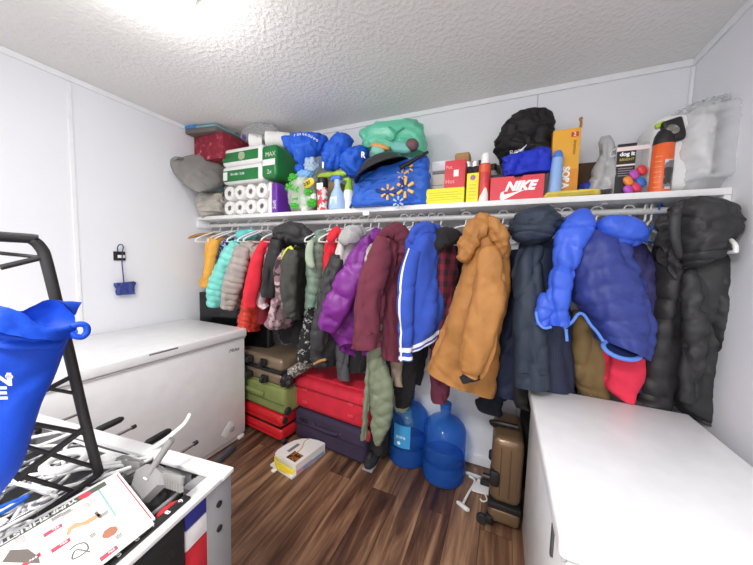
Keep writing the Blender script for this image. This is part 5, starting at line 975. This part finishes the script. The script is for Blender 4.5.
MB().obox(aR+uP*.05-nP*.05+zz*(zR+hR-.003), exR-uP*.1, -nP*.26, zz*.02, .01).O('front_pocket', RED, t)
MB().obox(aR+uP*(LR-.05)+nP*.002+zz*(zR+hR*.8), uP*.05, -nP*.05, zz*.04, .01).O('corner_patch', plas('patch_red', '#e23a48', rough=.5), t)
# left pile: red hard, green soft, beige hard
SR = plas('shell_red', '#c72129', rough=.35)
t = T('suitcase', 'red hard-shell suitcase at the bottom of the pile beside the left freezer', 'suitcase', (-1.65, 1.8, 0))
aQ = Z(246, 426, .03); bQ = Z(281, 443, .03); exQ = bQ-aQ; exQ.z = 0; uQ = exQ.normalized(); nQ = V((uQ.y, -uQ.x, 0)); aQ = V((aQ.x, aQ.y, 0))-uQ*.12; LQ = exQ.length+.12
for k, (z0, h_) in enumerate(((.028, .098), (.132, .098))): rbox(MB(), aQ, uQ*LQ, nQ, .30, z0, h_, .03).O('shell_half', SR, t)
m = MB()
for z0 in (.05, .08, .15, .185): m.obox(aQ+uQ*.03+nQ*.0+zz*z0, uQ*(LQ-.06), nQ*.005, zz*.010, .004)
m.O('shell_rib', SR, t)
MB().obox(aQ+uQ*.01-nQ*.006+zz*.124, uQ*(LQ-.02), -nQ*.28, zz*.012).O('seam', plas('seam_black', '#3a1416'), t)
for f_, g_ in ((.02, .028), (.02, .19), (.27, .028)): wheel(MB(), aQ+uQ*(LQ-.006)-nQ*(f_+.01)+zz*max(g_, .026), uQ, .024, .02).O('wheel', RUB, t)
MB().obox(aQ+uQ*(LQ-.05)+nQ*.002+zz*.17, uQ*.055, -nQ*.05, zz*.045, .012).O('corner_guard', plas('guard_red', '#dc3238', rough=.3), t)
GRS = fab('suitcase_green', '#7d874e', rough=.85, bs=180)
t = T('suitcase', 'olive green fabric suitcase in the middle of the pile beside the left freezer', 'suitcase', (-1.65, 1.8, .235))
aS = aQ-uQ*.02; LS = LQ+.05; zS = .236; hS = .205
rbox(MB(), aS, uQ*LS, nQ, .34, zS, hS, .035).O('case_body', GRS, t)
MB().obox(aS+uQ*.02+nQ*.004+zz*(zS+hS*.38), uQ*(LS-.03), -nQ*.3, zz*.010, .003).O('zip_band', plas('zip_green', '#5c6634', rough=.6), t)
MB().obox(aS+uQ*.05+nQ*.0+zz*(zS+hS*.52), uQ*LS*.55, nQ*.02, zz*.035, .014).O('handle', GRS, t)
MB().obox(aS+uQ*.01-nQ*.01+zz*(zS+hS-.004), uQ*(LS-.02), -nQ*.31, zz*.014, .006).O('front_pocket', GRS, t)
wheel(MB(), aS+uQ*(LS-.002)-nQ*.03+zz*(zS+.035), uQ, .028, .024).O('wheel', RUB, t)
BG = plas('shell_champagne', '#8f7d68', rough=.3, metal=.45)
t = T('suitcase', 'champagne hard-shell suitcase on top of the pile beside the left freezer', 'suitcase', (-1.65, 1.8, .45))
zB = zS+hS+.012; hB2 = .20; aB = aS+uQ*.03; LB2 = LS-.06
for z0, h_ in ((zB, .088), (zB+.104, .096)): rbox(MB(), aB, uQ*LB2, nQ, .30, z0, h_, .03).O('shell_half', BG, t)
MB().obox(aB+uQ*.006+nQ*.002+zz*(zB+.084), uQ*(LB2-.012), -nQ*.29, zz*.024, .004).O('zip_band', plas('zip_black', '#211f20', rough=.6), t)
for f_, z_ in ((.62, .028), (.60, .15), (.28, .03), (.3, .15)):
    w = MB().obox(aB+uQ*LB2*f_+nQ*.0+zz*(zB+z_-.022), uQ*.065, nQ*.03, zz*.055, .014).O('wheel_housing', BLACK, t)
    wheel(MB(), aB+uQ*(LB2*f_+.02)+nQ*.032+zz*(zB+z_), uQ, .024, .022).O('wheel', RUB, w)
cr = T('sleeping_mat', 'rolled grey camouflage mat with black ends lying beside the green suitcase', 'mat', Y(297, 385, 1.56))
c0_, c1_ = Y(290, 374, 1.62), Y(310, 362, 1.68); ax_ = (c1_-c0_); Lc = ax_.length
MB().lathe([(0, 0), (.036, 0), (.042, .006), (.042, Lc-.006), (.036, Lc), (0, Lc)], c0_, ax_, 24).O('mat_roll', multi('grey_camouflage', [(0, '#4a4744'), (.45, '#a8a39c'), (.52, '#6e6a66'), (.62, '#c4bfb8')], 22), cr)
m = MB(); blob(m, Y(287, 380, 1.59), (.05, .045, .045), 3, .4, 4); m.O('black_end', BLACK, cr)
m = MB(); blob(m, Y(322, 361, 1.56), (.05, .05, .045), 9, .5, 4); m.O('pouch', BLK, None, 'black pouch with a tan strap lying on the large red suitcase', 'pouch')
po = bpy.context.collection.objects[-1]; MB().tube([Y(314, 364, 1.50), Y(320, 361, 1.495), Y(326, 359.5, 1.50)], .009, 8, 4).O('strap', WOOD, po)
# long flat carton of pasta on the floor
t = T('food_carton', 'white carton with a rounded end and yellow contents lying on the floor', 'box', Z(295, 468, 0))
k0, k1, k2 = Z(292, 479.5, 0), Z(325, 453, 0), Z(277, 464, 0); hC = .075
e_ = k1-k0; w_ = k2-k0; w_ = (w_-e_.normalized()*w_.dot(e_.normalized())); Le, Lw = e_.length, w_.length*1.12; ue, uw = e_.normalized(), w_.normalized()
prof = [(0, 0), (Le, 0), (Le*.985, Lw*.28), (Le*.93, Lw*.55), (Le*.82, Lw*.8), (Le*.65, Lw*.96), (Le*.45, Lw*1.02), (Le*.2, Lw*1.02), (0, Lw*.95)]
def kp(a_, b_, z_=0): return k0+ue*a_+uw*b_+zz*z_
MB().prism([kp(a_+.03*(1-0), b_) if a_ == 0 else kp(a_, b_) for a_, b_ in prof], zz*hC).O('carton_body', PLS if 0 else plas('carton_white', '#eceae8', rough=.5), t, smooth=30)
MB().prism([kp(-.002, 0), kp(.03, 0), kp(.03, Lw), kp(-.002, Lw)], zz*.012).O('carton_flap', plas('carton_white2', '#e9e7e4', rough=.5), t)
ys_ = MB()
for k in range(7): ys_.tube([kp(.028, .012, .02+.006*(k % 3)), kp(.002+.004*(k % 2), Lw*.3, .018+.0065*k), kp(.002, Lw*.7, .018+.0065*k), kp(.028, Lw-.012, .03+.004*k)], .006, 8, 4)
ys_.O('yellow_tray', plas('tray_yellow', '#e8d23c', rough=.4), t)
MB().obox(kp(Le*.02+.03, -.0012, .003), ue*Le*.45, uw*.001, zz*.03).O('pink_print', plas('print_pink', '#d9a0b4'), t)
MB().obox(kp(Le*.30, -.0016, .004), ue*Le*.66, uw*.001, zz*.022).O('blue_print', plas('print_blue', '#8aa4cf'), t)
MB().obox(kp(.045, Lw*.12, hC), ue*.075, uw*.085, zz*.0008).O('dish_picture', multi('dish', [(0, '#3b2a22'), (.5, '#a5602c'), (.62, '#59401f')], 30, .6), t)
MB().obox(kp(Le*.30, Lw*.62, hC+.0002), ue*Le*.32, uw*.025, zz*.0008, 0).O('handle_slot', plas('slot_shadow', '#7f7e7e'), t)
MB().tube([kp(Le*.34, Lw*.40, hC), kp(Le*.55, Lw*.44, hC), kp(Le*.75, Lw*.62, hC), kp(Le*.9, Lw*.62, hC)], .0035, 8, 4).O('gold_line', plas('gold_print', '#cfa05a'), t)
MB().obox(kp(-.035, Lw*.62, .004), ue*.03, uw*.03, zz*.012, .004).O('white_cap', WHITE, t)
# shoes / black case by the purple suitcase
t = T('backpack', 'black backpack with a red tag slumped between the purple suitcase and rear water jug', 'backpack', (-.80, 1.75, 0))
m = MB(); blob(m, (-.74, 1.80, .15), (.085, .10, .148), 4, .3, 3, p=3); m.O('backpack_body', BLK2, t)
MB().tube([(-.80, 1.72, .25), (-.815, 1.70, .15), (-.80, 1.69, .06)], .012, 8, 4).O('strap', BLK, t)
m = MB(); blob(m, Y(368, 436, 1.655), (.022, .014, .04), 3, .2, 3); m.O('red_tag', plas('tag_red', '#b83a44'), t)
t = T('shoe', 'black shoe with a grey toe beside the wheel end of the purple suitcase', 'shoe', Z(369, 465, 0))
q = Z(369, 466, .0); m = MB(); blob(m, q+V((.01, .03, .036)), (.04, .09, .036), 6, .12, 3); m.O('upper', BLK2, t)
MB().box(q+V((.01, .03, .009)), (.078, .175, .016), .007).O('sole', GREY, t)
# water jugs
JUG = None
def jugmat(name, c, op):
    m, nt, b, tc = base(name); b.inputs['Base Color'].default_value = lin(c); b.inputs['Roughness'].default_value = .12; b.inputs['Specular IOR Level'].default_value = .7
    tr = nt.nodes.new('ShaderNodeBsdfTransparent'); tr.inputs[0].default_value = lin('#bcd8fa'); mx = nt.nodes.new('ShaderNodeMixShader'); mx.inputs[0].default_value = op
    nt.links.new(tr.outputs[0], mx.inputs[1]); nt.links.new(b.outputs[0], mx.inputs[2]); nt.links.new(mx.outputs[0], nt.nodes['Material Output'].inputs['Surface']); return m
JM = jugmat('jug_blue', '#3a7fd6', .27)
pj = [(0, 0), (.115, 0), (.131, .012), (.134, .03), (.134, .115), (.128, .125), (.128, .135), (.134, .145), (.134, .215), (.128, .225), (.128, .235), (.134, .245), (.134, .315), (.125, .345), (.095, .378), (.05, .40), (.031, .41), (.030, .43), (.034, .436), (.034, .455), (.030, .458), (.030, .478), (0, .478)]
c1j = Z(442, 478, 0); c1j = V((-.285, 1.80, .001))
j1 = T('water_jug', 'large clear blue water jug standing on the floor nearest the camera', 'water jug', c1j)
jb = MB().lathe(pj, c1j, seg=40).O('bottle', JM, j1)
MB().lathe([(0, .005), (.127, .012), (.129, .15), (0, .152)], c1j, seg=36).O('water', jugmat('water_blue', '#2f74d6', .18), j1)
MB().lathe([(0, .46), (.036, .46), (.036, .488), (.03, .494), (0, .494)], c1j, seg=24).O('cap', plas('cap_clear_blue', '#2e6fd0', rough=.3), j1)
c2j = V((-.545, 1.86, .001)); j2 = j1.copy(); COL.objects.link(j2); j2.location = c2j
j2['label'] = 'clear blue water jug with a pale label, partly hidden under the hanging clothes'
for ch in list(j1.children):
    c = ch.copy(); COL.objects.link(c); c.parent = j2
j1['group'] = j2['group'] = 'blue water jugs on the floor'
W[j2] = c2j
m = MB(); n_ = 10; vs = []
for k in range(n_+1):
    a = math.radians(-118+50*k/n_); d = V((math.cos(a), math.sin(a), 0)); vs += [c2j+d*.1365+zz*.15, c2j+d*.1365+zz*.305]
m.add(vs, [[2*k, 2*k+2, 2*k+3, 2*k+1] for k in range(n_)]); lo = m.O('label', plas('label_cyan', '#3f9fdc', rough=.4), j2, 'pale blue paper label')
a = math.radians(-96); d = V((math.cos(a), math.sin(a), 0)); s_ = V((-d.y, d.x, 0))
MB().text('pure', c2j+d*.1385-s_*.03+zz*.215, s_, zz, .036, .0006).O('lettering', LETTER, lo)
MB().lathe([(0, 0), (.012, 0), (.012, .001), (0, .001)], c2j+d*.137-s_*.01+zz*.18, d, 16).O('emblem', LETTER, lo)
# skirt hanger on the floor
t = T('clip_hanger', 'white plastic clip hanger lying on the floor by the water jug', 'hanger', Z(470, 492, 0))
z3 = lambda px, py, z=.008: Z(px, py, z)
MB().tube([z3(469, 476, .012), z3(475, 481, .012), z3(468, 494, .012), z3(462, 506, .012)], .007, 10, 3).O('bar', WHITE, t)
for p_, q_ in (((465, 474), (478, 479)), ((456, 503.5), (466, 512))): MB().obox(z3(*p_, .002), z3(*q_, .002)-z3(*p_, .002), V((.02, .008, 0)), zz*.02, .004).O('clip', plas('clip_white', '#dfe2e2', rough=.3), t)
MB().prism([z3(*q, .006) for q in ((478, 480), (484, 484), (491, 489), (492, 496), (486, 495), (478, 493), (472, 491))], zz*.012).O('shoulder', WHITE, t)
MB().tube([z3(485, 494, .012), z3(487, 500, .012), z3(483, 501.5, .012), z3(480, 499, .012)], .004, 8, 4).O('hook', WHITE, t)
# bronze suitcase standing by the right freezer
BZ = plas('shell_bronze', '#77604a', rough=.3, metal=.35)
t = T('suitcase', 'bronze hard-shell suitcase standing on the floor against the end of the right freezer', 'suitcase', (.16, 1.72, 0))
sx0, sw_, y0_, yd = .0, .152, 1.535, .32
MB().obox((sx0, y0_, .035), (sw_, 0, 0), (0, yd, 0), (0, 0, .085), .022, 4).O('shell_half', BZ, t)
MB().obox((sx0, y0_, .142), (sw_, 0, 0), (0, yd, 0), (0, 0, .36), .04, 4).O('shell_half', BZ, t)
MB().obox((sx0-.003, y0_-.003, .112), (sw_+.004, 0, 0), (0, yd, 0), (0, 0, .034), .006).O('zip_band', BLACK, t)
RIB = plas('rib_bronze', '#5c4836', rough=.3, metal=.35)
for xx in (.045, .09): MB().obox((sx0+xx, y0_-.003, .19), (.004, 0, 0), (0, .01, 0), (0, 0, .26), .0015).O('shell_groove', RIB, t)
w = MB().obox((sx0-.004, y0_-.012, .235), (.05, 0, 0), (0, .04, 0), (0, 0, .085), .014).O('latch', BLACK, t); MB().tube([(sx0-.035, y0_-.004, .278), (sx0+.0, y0_-.006, .28)], .015, 14).O('latch_knob', BLACK, w)
for y_, z_ in ((y0_+.0, .035), (y0_+.27, .035)):
    w = MB().obox((sx0-.012, y_-.01, z_-.015), (.04, 0, 0), (0, .05, 0), (0, 0, .05), .012).O('wheel_housing', BLACK, t); wheel(MB(), (sx0-.028, y_-.005, .029), (0, 1, 0), .028, .024).O('wheel', RUB, w)
MB().obox((sx0-.014, y0_+.05, .33), (.03, 0, 0), (0, .04, 0), (0, 0, .05), .012).O('corner_bumper', BLACK, t)
MB().tube([(sx0+.02, 1.66, .49), (sx0-.01, 1.65, .515), (sx0+.04, 1.63, .53), (sx0+.12, 1.63, .53)], .014, 12, 4).O('handle', BLACK, t)
MB().obox((.15, 1.89, .002), (.28, 0, 0), (0, .10, 0), (0, 0, .74), .03, 4).O('suitcase', fab('case_black', '#1d1c1e'), None, 'black case standing behind the bronze suitcase at the freezer end', 'suitcase')
